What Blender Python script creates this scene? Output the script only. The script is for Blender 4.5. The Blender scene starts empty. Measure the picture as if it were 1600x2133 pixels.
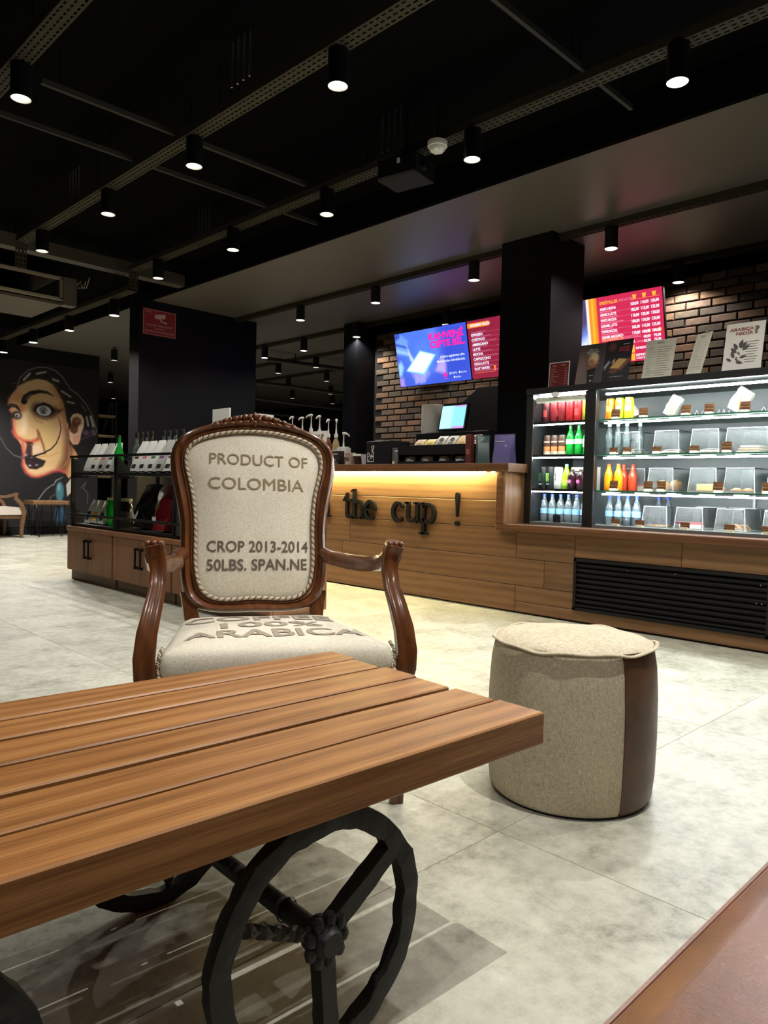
import bpy, bmesh, math, random
import numpy as np
from mathutils import Matrix, Vector

random.seed(7)
np.random.seed(7)
sc = bpy.context.scene
C = sc.collection
PI = math.pi

# ------------------------------------------------------------ camera, world, exposure
cam = bpy.data.cameras.new('camera')
cam.sensor_fit = 'VERTICAL'
cam.sensor_height = 24.0
cam.lens = 17.33
cam.clip_start = 0.03
co = bpy.data.objects.new('camera', cam)
C.objects.link(co)
co.matrix_world = Matrix(((0.7093816, 0.0052632, -0.7048050, 0.0),
                          (-0.7044048, 0.0398025, -0.7086816, 0.0),
                          (0.0243231, 0.9991937, 0.0319426, 0.88),
                          (0, 0, 0, 1)))
sc.camera = co
world = bpy.data.worlds.new('world')
sc.world = world
world.use_nodes = True
wb = world.node_tree.nodes['Background']
wb.inputs[0].default_value = (0.9, 0.95, 1.0, 1)
wb.inputs[1].default_value = 0.012
sc.view_settings.view_transform = 'Standard'
sc.view_settings.look = 'None'
sc.view_settings.gamma = 1.0
sc.view_settings.exposure = 0.0
sc.view_settings.use_curve_mapping = False
sc.cycles.max_bounces = 8
sc.cycles.transparent_max_bounces = 24
sc.cycles.sample_clamp_indirect = 4.0
sc.cycles.use_denoising = True
sc.cycles.caustics_reflective = False
sc.cycles.caustics_refractive = False

SPOT_W = 62.0          # the ceiling spots over the room
SPOT_COL = (1.0, 0.955, 0.88)

def spot_light(name, loc, watts, parent=None, size=104, blend=0.6, col=SPOT_COL, radius=0.018):
    l = bpy.data.lights.new(name, 'SPOT')
    l.energy = watts
    l.color = col
    l.spot_size = math.radians(size)
    l.spot_blend = blend
    l.shadow_soft_size = radius
    o = bpy.data.objects.new(name, l)
    C.objects.link(o)
    o.location = loc
    if parent:
        o.parent = parent
    return o

# rows of ceiling spots that go on over and behind the camera, outside the frame
for x, y, k, s in ((1.75, 0.72, 2.9, 108), (2.72, 0.62, 0.8, 104), (2.25, 1.22, 0.5, 104), (0.28, -0.6, 0.6, 136), (-0.75, 0.6, 1.0, 136), (-0.75, 2.2, 0.7, 104), (3.5, 0.3, 0.7, 150)):
    spot_light('ceiling_spot_light', (x, y, 2.80), SPOT_W * k, size=s, radius=0.008)

# ------------------------------------------------------------ materials
def s2l(c):
    return tuple(((v / 12.92) if v <= 0.04045 else ((v + 0.055) / 1.055) ** 2.4) for v in c)

def rgb(r, g, b):
    return s2l((r / 255, g / 255, b / 255))

class N:
    def __init__(s, name):
        s.m = bpy.data.materials.new(name)
        s.m.use_nodes = True
        s.t = s.m.node_tree
        s.b = s.t.nodes['Principled BSDF']
    def n(s, typ, **k):
        x = s.t.nodes.new(typ)
        for a, v in k.items():
            if a.startswith('i_'):
                x.inputs[a[2:].replace('_', ' ')].default_value = v
            else:
                setattr(x, a, v)
        return x
    def l(s, a, ao, b, bi):
        s.t.links.new(a.outputs[ao], b.inputs[bi])
    def ramp(s, stops, interp='LINEAR'):
        r = s.n('ShaderNodeValToRGB')
        r.color_ramp.interpolation = interp
        e = r.color_ramp.elements
        while len(e) > 1:
            e.remove(e[0])
        e[0].position, e[0].color = stops[0][0], (*stops[0][1], 1)
        for p, c in stops[1:]:
            q = e.new(p)
            q.color = (*c, 1)
        return r

def mat(name, col, rough=0.5, metal=0.0, spec=0.5, emit=None, strength=0.0, bump=0.0, bscale=200.0, mottle=0.0, mscale=8.0, coat=0.0):
    q = N(name)
    q.b.inputs['Base Color'].default_value = (*col, 1)
    q.b.inputs['Roughness'].default_value = rough
    q.b.inputs['Metallic'].default_value = metal
    q.b.inputs['Specular IOR Level'].default_value = spec
    q.b.inputs['Coat Weight'].default_value = coat
    if emit:
        q.b.inputs['Emission Color'].default_value = (*emit, 1)
        q.b.inputs['Emission Strength'].default_value = strength
    if mottle or bump:
        tc = q.n('ShaderNodeTexCoord')
    if mottle:
        nz = q.n('ShaderNodeTexNoise', i_Scale=mscale, i_Detail=6.0)
        q.l(tc, 'Object', nz, 'Vector')
        r = q.ramp([(0.3, tuple(v * (1 - mottle) for v in col)), (0.7, tuple(min(1, v * (1 + mottle)) for v in col))])
        q.l(nz, 'Fac', r, 'Fac')
        q.l(r, 'Color', q.b, 'Base Color')
    if bump:
        n2 = q.n('ShaderNodeTexNoise', i_Scale=bscale, i_Detail=3.0)
        q.l(tc, 'Object', n2, 'Vector')
        bp = q.n('ShaderNodeBump', i_Strength=bump, i_Distance=0.002)
        q.l(n2, 'Fac', bp, 'Height')
        q.l(bp, 'Normal', q.b, 'Normal')
    return q.m

def wood(name, dark, mid, light, rough=0.4, axis=0, scale=1.0, grain=1.0, vary=0.25, coat=0.0, spec=0.4, rings=0.6):
    q = N(name)
    tc = q.n('ShaderNodeTexCoord')
    oi = q.n('ShaderNodeObjectInfo')
    mul = q.n('ShaderNodeMath', operation='MULTIPLY')
    mul.inputs[1].default_value = 37.0
    q.l(oi, 'Random', mul, 0)
    cx = q.n('ShaderNodeCombineXYZ')
    for i in range(3):
        q.l(mul, 0, cx, i)
    add = q.n('ShaderNodeVectorMath', operation='ADD')
    q.l(tc, 'Object', add, 0)
    q.l(cx, 0, add, 1)
    mp = q.n('ShaderNodeMapping')
    sv = [11.0 * scale] * 3
    sv[axis] = 0.9 * scale
    mp.inputs['Scale'].default_value = sv
    q.l(add, 0, mp, 'Vector')
    nz = q.n('ShaderNodeTexNoise', i_Scale=1.6, i_Detail=5.0, i_Roughness=0.6, i_Distortion=0.6)
    q.l(mp, 0, nz, 'Vector')
    wv = q.n('ShaderNodeTexWave', wave_type='RINGS', rings_direction='XYZ'[axis], i_Scale=0.85, i_Distortion=9.0, i_Detail=2.0, i_Detail_Scale=0.35)
    q.l(mp, 0, wv, 'Vector')
    mx = q.n('ShaderNodeMix', data_type='FLOAT')
    mx.inputs[0].default_value = rings * 0.32
    q.l(nz, 'Fac', mx, 2)
    q.l(wv, 'Fac', mx, 3)
    mp2 = q.n('ShaderNodeMapping')
    sv2 = [260.0 * scale] * 3
    sv2[axis] = 6.0 * scale
    mp2.inputs['Scale'].default_value = sv2
    q.l(add, 0, mp2, 'Vector')
    n2 = q.n('ShaderNodeTexNoise', i_Scale=1.0, i_Detail=4.0, i_Roughness=0.7)
    q.l(mp2, 0, n2, 'Vector')
    m2 = q.n('ShaderNodeMix', data_type='FLOAT')
    m2.inputs[0].default_value = 0.40 * grain
    q.l(mx, 0, m2, 2)
    q.l(n2, 'Fac', m2, 3)
    r = q.ramp([(0.25, dark), (0.5, mid), (0.75, light)])
    q.l(m2, 0, r, 'Fac')
    hs = q.n('ShaderNodeHueSaturation')
    vm = q.n('ShaderNodeMapRange')
    vm.inputs['To Min'].default_value = 1 - vary
    vm.inputs['To Max'].default_value = 1 + vary
    q.l(oi, 'Random', vm, 'Value')
    q.l(vm, 'Result', hs, 'Value')
    q.l(r, 'Color', hs, 'Color')
    q.l(hs, 'Color', q.b, 'Base Color')
    q.b.inputs['Roughness'].default_value = rough
    q.b.inputs['Specular IOR Level'].default_value = spec
    q.b.inputs['Coat Weight'].default_value = coat
    q.b.inputs['Coat Roughness'].default_value = 0.12
    bp = q.n('ShaderNodeBump', i_Strength=0.12 * grain, i_Distance=0.002)
    q.l(m2, 0, bp, 'Height')
    q.l(bp, 'Normal', q.b, 'Normal')
    return q.m

def fabric(name, c1, c2, scale=150.0):
    q = N(name)
    tc = q.n('ShaderNodeTexCoord')
    acc = []
    for sv in ((1, 0.16, 0.16), (0.16, 1, 0.16), (0.16, 0.16, 1)):
        mp = q.n('ShaderNodeMapping')
        mp.inputs['Scale'].default_value = [v * scale * 5 for v in sv]
        q.l(tc, 'Object', mp, 'Vector')
        wv = q.n('ShaderNodeTexNoise', i_Scale=1.0, i_Detail=2.0)
        q.l(mp, 0, wv, 'Vector')
        acc.append(wv)
    a = q.n('ShaderNodeMath', operation='ADD')
    q.l(acc[0], 'Fac', a, 0)
    q.l(acc[1], 'Fac', a, 1)
    a2 = q.n('ShaderNodeMath', operation='ADD')
    q.l(a, 0, a2, 0)
    q.l(acc[2], 'Fac', a2, 1)
    nz = q.n('ShaderNodeTexNoise', i_Scale=420.0, i_Detail=3.0, i_Roughness=0.6)
    q.l(tc, 'Object', nz, 'Vector')
    nb = q.n('ShaderNodeTexNoise', i_Scale=9.0, i_Detail=3.0)
    q.l(tc, 'Object', nb, 'Vector')
    m = q.n('ShaderNodeMath', operation='MULTIPLY_ADD')
    q.l(a2, 0, m, 0)
    m.inputs[1].default_value = 0.45
    q.l(nz, 'Fac', m, 2)
    m2 = q.n('ShaderNodeMath', operation='MULTIPLY_ADD')
    q.l(nb, 'Fac', m2, 0)
    m2.inputs[1].default_value = 0.2
    q.l(m, 0, m2, 2)
    mr = q.n('ShaderNodeMapRange')
    mr.inputs['From Min'].default_value = 0.95
    mr.inputs['From Max'].default_value = 1.6
    q.l(m2, 0, mr, 'Value')
    r = q.ramp([(0.0, c1), (1.0, c2)])
    q.l(mr, 'Result', r, 'Fac')
    q.l(r, 'Color', q.b, 'Base Color')
    q.b.inputs['Roughness'].default_value = 0.95
    q.b.inputs['Specular IOR Level'].default_value = 0.15
    bp = q.n('ShaderNodeBump', i_Strength=0.35, i_Distance=0.0008)
    q.l(m, 0, bp, 'Height')
    q.l(bp, 'Normal', q.b, 'Normal')
    return q.m

def clear(name, tint=(1, 1, 1), body=0.0, bodycol=(0.8, 0.85, 0.9), gloss=0.12, rough=0.02):
    """thin clear glass or plastic: see-through with a Fresnel reflection and, if body > 0, a milky tint"""
    q = N(name)
    q.t.nodes.remove(q.b)
    out = [n for n in q.t.nodes if n.type == 'OUTPUT_MATERIAL'][0]
    tr = q.n('ShaderNodeBsdfTransparent')
    tr.inputs[0].default_value = (*tint, 1)
    gl = q.n('ShaderNodeBsdfGlossy')
    gl.inputs['Roughness'].default_value = rough
    lw = q.n('ShaderNodeLayerWeight')
    lw.inputs['Blend'].default_value = gloss
    mx = q.n('ShaderNodeMixShader')
    q.l(lw, 'Fresnel', mx, 0)
    last = tr
    if body > 0:
        df = q.n('ShaderNodeBsdfDiffuse')
        df.inputs[0].default_value = (*bodycol, 1)
        m0 = q.n('ShaderNodeMixShader')
        m0.inputs[0].default_value = body
        q.l(tr, 0, m0, 1)
        q.l(df, 0, m0, 2)
        last = m0
    q.l(last, 0, mx, 1)
    q.l(gl, 0, mx, 2)
    q.l(mx, 0, out, 'Surface')
    return q.m

def vcol(name, emit=0.0, rough=0.6):
    """takes its colour from the printed picture's own colour attribute"""
    q = N(name)
    at = q.n('ShaderNodeVertexColor', layer_name='Col')
    q.b.inputs['Roughness'].default_value = rough
    if emit:
        q.b.inputs['Base Color'].default_value = (0.01, 0.01, 0.01, 1)
        q.l(at, 'Color', q.b, 'Emission Color')
        q.b.inputs['Emission Strength'].default_value = emit
    else:
        q.l(at, 'Color', q.b, 'Base Color')
    return q.m

def tile_mat():
    q = N('concrete_look_tile')
    tc = q.n('ShaderNodeTexCoord')
    oi = q.n('ShaderNodeObjectInfo')
    mul = q.n('ShaderNodeMath', operation='MULTIPLY')
    mul.inputs[1].default_value = 53.0
    q.l(oi, 'Random', mul, 0)
    add = q.n('ShaderNodeVectorMath', operation='ADD')
    q.l(tc, 'Object', add, 0)
    q.l(mul, 0, add, 1)
    n1 = q.n('ShaderNodeTexNoise', i_Scale=4.4, i_Detail=7.0, i_Roughness=0.62, i_Distortion=0.5)
    q.l(add, 0, n1, 'Vector')
    n2 = q.n('ShaderNodeTexNoise', i_Scale=26.0, i_Detail=6.0, i_Roughness=0.75)
    q.l(add, 0, n2, 'Vector')
    m = q.n('ShaderNodeMix', data_type='FLOAT')
    m.inputs[0].default_value = 0.5
    q.l(n1, 'Fac', m, 2)
    q.l(n2, 'Fac', m, 3)
    r = q.ramp([(0.33, rgb(120, 118, 104)), (0.44, rgb(164, 163, 148)), (0.54, rgb(186, 186, 171)), (0.68, rgb(205, 204, 191))])
    q.l(m, 0, r, 'Fac')
    hs = q.n('ShaderNodeHueSaturation')
    vm = q.n('ShaderNodeMapRange')
    vm.inputs['To Min'].default_value = 0.93
    vm.inputs['To Max'].default_value = 1.07
    q.l(oi, 'Random', vm, 'Value')
    q.l(vm, 'Result', hs, 'Value')
    q.l(r, 'Color', hs, 'Color')
    q.l(hs, 'Color', q.b, 'Base Color')
    rr = q.n('ShaderNodeMapRange')
    rr.inputs['To Min'].default_value = 0.32
    rr.inputs['To Max'].default_value = 0.52
    q.l(n1, 'Fac', rr, 'Value')
    q.l(rr, 'Result', q.b, 'Roughness')
    q.b.inputs['Specular IOR Level'].default_value = 0.45
    bp = q.n('ShaderNodeBump', i_Strength=0.06, i_Distance=0.003)
    q.l(n2, 'Fac', bp, 'Height')
    q.l(bp, 'Normal', q.b, 'Normal')
    return q.m

def brick_mat():
    q = N('tumbled_brick')
    tc = q.n('ShaderNodeTexCoord')
    oi = q.n('ShaderNodeObjectInfo')
    ge = q.n('ShaderNodeNewGeometry')
    a = q.n('ShaderNodeMath', operation='ADD')
    q.l(oi, 'Random', a, 0)
    q.l(ge, 'Random Per Island', a, 1)
    f = q.n('ShaderNodeMath', operation='FRACT')
    q.l(a, 0, f, 0)
    r = q.ramp([(0.0, rgb(96, 84, 74)), (0.14, rgb(146, 114, 88)), (0.3, rgb(130, 106, 86)), (0.42, rgb(110, 98, 82)), (0.55, rgb(152, 118, 94)),
                (0.68, rgb(128, 106, 92)), (0.8, rgb(138, 110, 92)), (0.92, rgb(122, 112, 94))], 'CONSTANT')
    q.l(f, 0, r, 'Fac')
    nz = q.n('ShaderNodeTexNoise', i_Scale=22.0, i_Detail=6.0, i_Roughness=0.7)
    q.l(tc, 'Object', nz, 'Vector')
    hs = q.n('ShaderNodeHueSaturation')
    vm = q.n('ShaderNodeMapRange')
    vm.inputs['From Min'].default_value = 0.3
    vm.inputs['From Max'].default_value = 0.7
    vm.inputs['To Min'].default_value = 0.7
    vm.inputs['To Max'].default_value = 1.2
    q.l(nz, 'Fac', vm, 'Value')
    q.l(vm, 'Result', hs, 'Value')
    q.l(r, 'Color', hs, 'Color')
    q.l(hs, 'Color', q.b, 'Base Color')
    q.b.inputs['Roughness'].default_value = 0.9
    bp = q.n('ShaderNodeBump', i_Strength=0.5, i_Distance=0.004)
    q.l(nz, 'Fac', bp, 'Height')
    q.l(bp, 'Normal', q.b, 'Normal')
    return q.m

def leather_mat(name, col, rough=0.38):
    q = N(name)
    tc = q.n('ShaderNodeTexCoord')
    nz = q.n('ShaderNodeTexNoise', i_Scale=11.0, i_Detail=6.0, i_Roughness=0.65)
    q.l(tc, 'Object', nz, 'Vector')
    r = q.ramp([(0.3, tuple(v * 0.62 for v in col)), (0.55, col), (0.72, tuple(v * 1.25 for v in col))])
    q.l(nz, 'Fac', r, 'Fac')
    q.l(r, 'Color', q.b, 'Base Color')
    q.b.inputs['Roughness'].default_value = rough
    vo = q.n('ShaderNodeTexVoronoi', i_Scale=230.0)
    q.l(tc, 'Object', vo, 'Vector')
    b1 = q.n('ShaderNodeBump', i_Strength=0.15, i_Distance=0.001)
    q.l(vo, 'Distance', b1, 'Height')
    b2 = q.n('ShaderNodeBump', i_Strength=0.25, i_Distance=0.006)
    q.l(nz, 'Fac', b2, 'Height')
    q.l(b1, 'Normal', b2, 'Normal')
    q.l(b2, 'Normal', q.b, 'Normal')
    return q.m

M = {}
M['ceil'] = mat('black_ceiling_paint', rgb(9, 9, 10), 0.95, spec=0.03)
M['soffit'] = mat('dark_satin_ceiling_paint', rgb(108, 104, 98), 0.38, spec=0.5)
M['wall'] = mat('black_wall_paint', rgb(24, 24, 26), 0.75, spec=0.15)
M['pillar'] = mat('black_pillar_paint', rgb(14, 14, 18), 0.5, spec=0.2)
M['grout'] = mat('floor_grout', rgb(168, 164, 150), 0.9)
M['tile'] = tile_mat()
M['brick'] = brick_mat()
M['mortar'] = mat('dark_brick_mortar', rgb(38, 34, 32), 0.95)
M['black'] = mat('black_powder_coat', rgb(20, 20, 21), 0.5, spec=0.25)
M['blacksatin'] = mat('black_satin_metal', rgb(18, 18, 19), 0.3, spec=0.5)
M['blackplastic'] = mat('black_plastic', rgb(13, 13, 14), 0.4)
M['iron'] = mat('forged_black_iron', rgb(21, 19, 18), 0.55, metal=0.1, bump=0.6, bscale=90)
M['ironbright'] = mat('worn_iron', rgb(58, 52, 44), 0.45, metal=0.5, bump=0.5, bscale=120)
M['tray'] = mat('galvanised_tray', rgb(58, 54, 44), 0.6, spec=0.1)
M['rail'] = mat('dark_ceiling_rail', rgb(52, 51, 47), 0.6, spec=0.1)
M['chrome'] = mat('satin_reflector', (0.9, 0.88, 0.84), 0.5, spec=0.6)
M['lamp'] = mat('lit_lamp_lens', (1, 1, 1), 0.3, emit=(1.0, 0.92, 0.8), strength=26.0)
M['white'] = mat('white_plastic', rgb(225, 224, 218), 0.4)
M['paper'] = mat('white_paper', rgb(222, 220, 212), 0.8)
M['beigepaper'] = mat('beige_paper', rgb(205, 202, 186), 0.8)
M['teak'] = wood('oiled_teak', rgb(84, 52, 26), rgb(150, 101, 56), rgb(194, 144, 90), rough=0.42, axis=0, scale=1.0, vary=0.12, grain=1.35, rings=0.8)
M['walnut'] = wood('polished_walnut', rgb(62, 34, 17), rgb(96, 56, 30), rgb(122, 74, 42), rough=0.27, axis=2, scale=1.2, vary=0.05, coat=0.4, grain=0.5, rings=0.4)
M['counter'] = wood('counter_oak', rgb(84, 58, 36), rgb(120, 87, 56), rgb(140, 104, 70), rough=0.5, axis=1, scale=0.9, vary=0.12, rings=0.6)
M['counterv'] = wood('counter_oak_upright', rgb(100, 68, 40), rgb(138, 98, 60), rgb(158, 116, 76), rough=0.5, axis=2, scale=0.9, vary=0.05, rings=0.4)
M['countertop'] = wood('worktop_wood', rgb(66, 40, 24), rgb(104, 68, 42), rgb(132, 90, 58), rough=0.42, axis=1, scale=1.0, vary=0.05)
M['zebrano'] = wood('striped_cabinet_veneer', rgb(106, 66, 40), rgb(146, 98, 64), rgb(168, 118, 80), rough=0.45, axis=2, scale=1.5, vary=0.06, rings=0.2)
M['plinth'] = wood('plinth_wood', rgb(84, 60, 42), rgb(112, 82, 58), rgb(126, 94, 68), rough=0.5, axis=1, vary=0.05)
M['linen'] = fabric('linen_upholstery', rgb(190, 181, 162), rgb(238, 233, 218))
M['linen2'] = fabric('coarse_linen', rgb(152, 140, 117), rgb(226, 216, 192), 95.0)
M['cord'] = mat('twisted_cream_cord', rgb(206, 194, 170), 0.8)
M['corddark'] = mat('twisted_taupe_cord', rgb(128, 112, 92), 0.8)
M['print'] = mat('taupe_fabric_print', rgb(140, 126, 98), 0.95)
M['letter'] = mat('black_cut_letter', rgb(14, 14, 15), 0.6, spec=0.2)
M['print2'] = mat('dark_taupe_fabric_print', rgb(100, 90, 78), 0.95)
M['print3'] = mat('grey_fabric_print', rgb(158, 146, 130), 0.95)
M['leather'] = leather_mat('tan_leather', rgb(124, 72, 44), 0.36)
M['leather2'] = leather_mat('brown_leather', rgb(88, 58, 38), 0.42)
M['glass'] = clear('thin_glass', (0.97, 0.985, 0.98), gloss=0.06)
M['shelfglass'] = clear('shelf_glass', (0.86, 0.95, 0.91), body=0.12, bodycol=(0.55, 0.7, 0.62), gloss=0.15)
M['glassedge'] = mat('green_glass_edge', rgb(70, 120, 96), 0.2)
M['acrylic'] = clear('clear_acrylic', (0.96, 0.97, 0.98), body=0.11, bodycol=(0.85, 0.88, 0.9), gloss=0.2)
M['acrylicedge'] = clear('acrylic_edge', (0.9, 0.92, 0.94), body=0.6, bodycol=(0.92, 0.94, 0.95), gloss=0.2)
M['water'] = clear('water_bottle_plastic', (0.80, 0.90, 0.95), body=0.16, bodycol=(0.72, 0.84, 0.92), gloss=0.3)
M['clearbottle'] = clear('clear_bottle_glass', (0.84, 0.93, 0.92), body=0.1, bodycol=(0.75, 0.88, 0.88), gloss=0.3)
M['greenglass'] = clear('green_bottle', (0.12, 0.72, 0.2), body=0.45, bodycol=(0.03, 0.6, 0.08), gloss=0.3)
M['led'] = mat('lit_led_strip', (1, 1, 1), 0.5, emit=(0.96, 0.98, 1.0), strength=85.0)
M['ledwarm'] = mat('lit_warm_led_strip', (1, 0.8, 0.4), 0.5, emit=(1.0, 0.84, 0.36), strength=330.0)
M['steel'] = mat('brushed_steel', rgb(150, 150, 150), 0.35, metal=0.9)
M['caseback'] = mat('grey_case_back', rgb(112, 120, 120), 0.35, spec=0.6)
M['caseblack'] = mat('black_case_frame', rgb(30, 31, 32), 0.4)
M['print_art'] = vcol('printed_picture')
M['paint_art'] = vcol('wall_painting', rough=0.5)
M['screen_art'] = vcol('lit_screen', emit=1.15)

def colm(r, g, b, rough=0.45, **k):
    key = 'c%d_%d_%d' % (r, g, b)
    if key not in M:
        M[key] = mat('colour_%02x%02x%02x' % (r, g, b), rgb(r, g, b), rough, **k)
    return M[key]

def glow(r, g, b, s=1.2):
    key = 'g%d_%d_%d' % (r, g, b)
    if key not in M:
        M[key] = mat('glow_%02x%02x%02x' % (r, g, b), (0.01, 0.01, 0.01), 0.5, emit=rgb(r, g, b), strength=s)
    return M[key]

# ------------------------------------------------------------ geometry helpers
class B:
    """collects simple solids into one mesh"""
    def __init__(s):
        s.v, s.f = [], []
    def add(s, vs, fs, mx=None):
        o = len(s.v)
        s.v += [tuple(mx @ Vector(p)) for p in vs] if mx is not None else [tuple(p) for p in vs]
        s.f += [tuple(i + o for i in f) for f in fs]
        return s
    def box(s, a, b, mx=None):
        x0, y0, z0 = a
        x1, y1, z1 = b
        v = [(x0, y0, z0), (x1, y0, z0), (x1, y1, z0), (x0, y1, z0), (x0, y0, z1), (x1, y0, z1), (x1, y1, z1), (x0, y1, z1)]
        return s.add(v, [(3, 2, 1, 0), (4, 5, 6, 7), (0, 1, 5, 4), (1, 2, 6, 5), (2, 3, 7, 6), (3, 0, 4, 7)], mx)
    def cbox(s, c, d, mx=None):
        return s.box([c[i] - d[i] / 2 for i in range(3)], [c[i] + d[i] / 2 for i in range(3)], mx)
    def chbox(s, a, b, e, axis=0, mx=None):
        """box whose face at the low end of AXIS is chamfered by e"""
        lo, hi = list(a), list(b)
        i, j = [k for k in range(3) if k != axis]
        def pt(t, u, w):
            p = [0, 0, 0]
            p[axis], p[i], p[j] = t, u, w
            return tuple(p)
        def ring(t, d):
            return [pt(t, lo[i] + d, lo[j] + d), pt(t, hi[i] - d, lo[j] + d), pt(t, hi[i] - d, hi[j] - d), pt(t, lo[i] + d, hi[j] - d)]
        v = ring(hi[axis], 0) + ring(lo[axis] + e, 0) + ring(lo[axis], e)
        f = [(0, 1, 2, 3), (11, 10, 9, 8)]
        for r in (0, 4):
            for k in range(4):
                k2 = (k + 1) % 4
                f.append((r + k, r + 4 + k, r + 4 + k2, r + k2))
        return s.add(v, f, mx)
    def lathe(s, prof, n=20, c=(0, 0, 0), mx=None, cap=True, a0=0.0, a1=2 * PI):
        """profile of (radius, z)"""
        full = abs(a1 - a0 - 2 * PI) < 1e-6
        m = n if full else n + 1
        v = []
        for r, z in prof:
            for k in range(m):
                a = a0 + (a1 - a0) * k / n
                v.append((c[0] + r * math.cos(a), c[1] + r * math.sin(a), c[2] + z))
        f = []
        for i in range(len(prof) - 1):
            for k in range(n):
                k2 = (k + 1) % m
                f.append((i * m + k, i * m + k2, (i + 1) * m + k2, (i + 1) * m + k))
        if cap and full:
            if prof[0][0] > 1e-5:
                f.append(tuple(range(m - 1, -1, -1)))
            if prof[-1][0] > 1e-5:
                f.append(tuple((len(prof) - 1) * m + k for k in range(m)))
        return s.add(v, f, mx)
    def sweep(s, path, sect, closed=False, up=(0, 0, 1), caps=True, mx=None, scales=None, twist=None):
        """sweeps the 2-D section SECT (list of (a, b)) along PATH; a along side, b along up"""
        P = [Vector(p) for p in path]
        n, m = len(P), len(sect)
        v, f = [], []
        U = Vector(up)
        for i in range(n):
            if closed:
                t = P[(i + 1) % n] - P[i - 1]
            else:
                t = P[min(i + 1, n - 1)] - P[max(i - 1, 0)]
            t.normalize()
            sd = t.cross(U)
            if sd.length < 1e-4:
                sd = t.cross(Vector((1, 0.01, 0)))
            sd.normalize()
            u = sd.cross(t)
            k = scales[i] if scales else 1.0
            tw = twist[i] if twist else 0.0
            ca, sa = math.cos(tw), math.sin(tw)
            for a, b in sect:
                ka, kb = (k if isinstance(k, tuple) else (k, k))
                a1, b1 = a * ka, b * kb
                v.append(tuple(P[i] + sd * (a1 * ca - b1 * sa) + u * (a1 * sa + b1 * ca)))
        for i in range(n if closed else n - 1):
            i2 = (i + 1) % n
            for k in range(m):
                k2 = (k + 1) % m
                f.append((i * m + k, i * m + k2, i2 * m + k2, i2 * m + k))
        if caps and not closed:
            f.append(tuple(range(m - 1, -1, -1)))
            f.append(tuple((n - 1) * m + k for k in range(m)))
        return s.add(v, f, mx)
    def tube(s, path, r, n=8, closed=False, mx=None, scales=None, up=(0, 0, 1)):
        return s.sweep(path, [(r * math.cos(2 * PI * k / n), r * math.sin(2 * PI * k / n)) for k in range(n)], closed, up, True, mx, scales)
    def cyl(s, a, b, r, n=14, mx=None):
        return s.tube([a, b], r, n, mx=mx)
    def prism(s, poly, z0, z1, mx=None):
        n = len(poly)
        v = [(x, y, z0) for x, y in poly] + [(x, y, z1) for x, y in poly]
        f = [tuple(range(n - 1, -1, -1)), tuple(range(n, 2 * n))]
        for k in range(n):
            k2 = (k + 1) % n
            f.append((k, k2, n + k2, n + k))
        return s.add(v, f, mx)
    def rings(s, R, capa=True, capb=True, mx=None):
        """joins rings (lists of the same number of points) into a closed skin"""
        m = len(R[0])
        v = [p for r in R for p in r]
        f = []
        for i in range(len(R) - 1):
            for k in range(m):
                k2 = (k + 1) % m
                f.append((i * m + k, i * m + k2, (i + 1) * m + k2, (i + 1) * m + k))
        if capa:
            f.append(tuple(range(m - 1, -1, -1)))
        if capb:
            f.append(tuple((len(R) - 1) * m + k for k in range(m)))
        return s.add(v, f, mx)
    def mesh(s, name, smooth=None, fix=False):
        me = bpy.data.meshes.new(name)
        me.from_pydata(s.v, [], s.f)
        if fix:
            bm = bmesh.new()
            bm.from_mesh(me)
            bmesh.ops.recalc_face_normals(bm, faces=bm.faces)
            bm.to_mesh(me)
            bm.free()
        if smooth:
            me.polygons.foreach_set('use_smooth', [True] * len(me.polygons))
            me.set_sharp_from_angle(angle=math.radians(smooth))
        me.update()
        return me
    def obj(s, name, material, parent=None, smooth=None, fix=False, loc=None, rot=None):
        return link(name, s.mesh(name, smooth, fix), material, parent, loc, rot)

def link(name, me, material=None, parent=None, loc=None, rot=None):
    own = True
    if material is not None and len(me.materials) == 0:
        me.materials.append(material)
    elif material is not None and me.materials[0] != material:
        own = False
    o = bpy.data.objects.new(name, me)
    if not own:
        o.material_slots[0].link = 'OBJECT'
        o.material_slots[0].material = material
    C.objects.link(o)
    if parent:
        o.parent = parent
    if loc:
        o.location = loc
    if rot:
        o.rotation_euler = rot
    return o

def tag(o, label, cat, group=None):
    o['label'] = label
    o['category'] = cat
    if group:
        o['group'] = group
    return o

def thing(name, label, cat, loc=(0, 0, 0), rz=0.0, group=None):
    o = bpy.data.objects.new(name, None)
    o.empty_display_size = 0.05
    C.objects.link(o)
    o.location = loc
    o.rotation_euler = (0, 0, rz)
    return tag(o, label, cat, group)

def struct(o):
    o['kind'] = 'structure'
    return o

def stuff(o):
    o['kind'] = 'stuff'
    return o

def dup(src, loc, rz, label, group=None):
    r = src.copy()
    C.objects.link(r)
    r.location = loc
    r.rotation_euler = (0, 0, rz)
    tag(r, label, src['category'], group or src.get('group'))
    for ch in [c for c in src.children]:
        c = ch.copy()
        C.objects.link(c)
        c.parent = r
        for g in [g for g in ch.children]:
            d = g.copy()
            C.objects.link(d)
            d.parent = c
    return r

def frame(o, ux, uy):
    """matrix of a plane at point O with axes UX (to the right in the print) and UY (up)"""
    ux, uy = Vector(ux).normalized(), Vector(uy).normalized()
    n = ux.cross(uy)
    m = Matrix((ux, uy, n)).transposed().to_4x4()
    m.translation = Vector(o)
    return m

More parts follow.
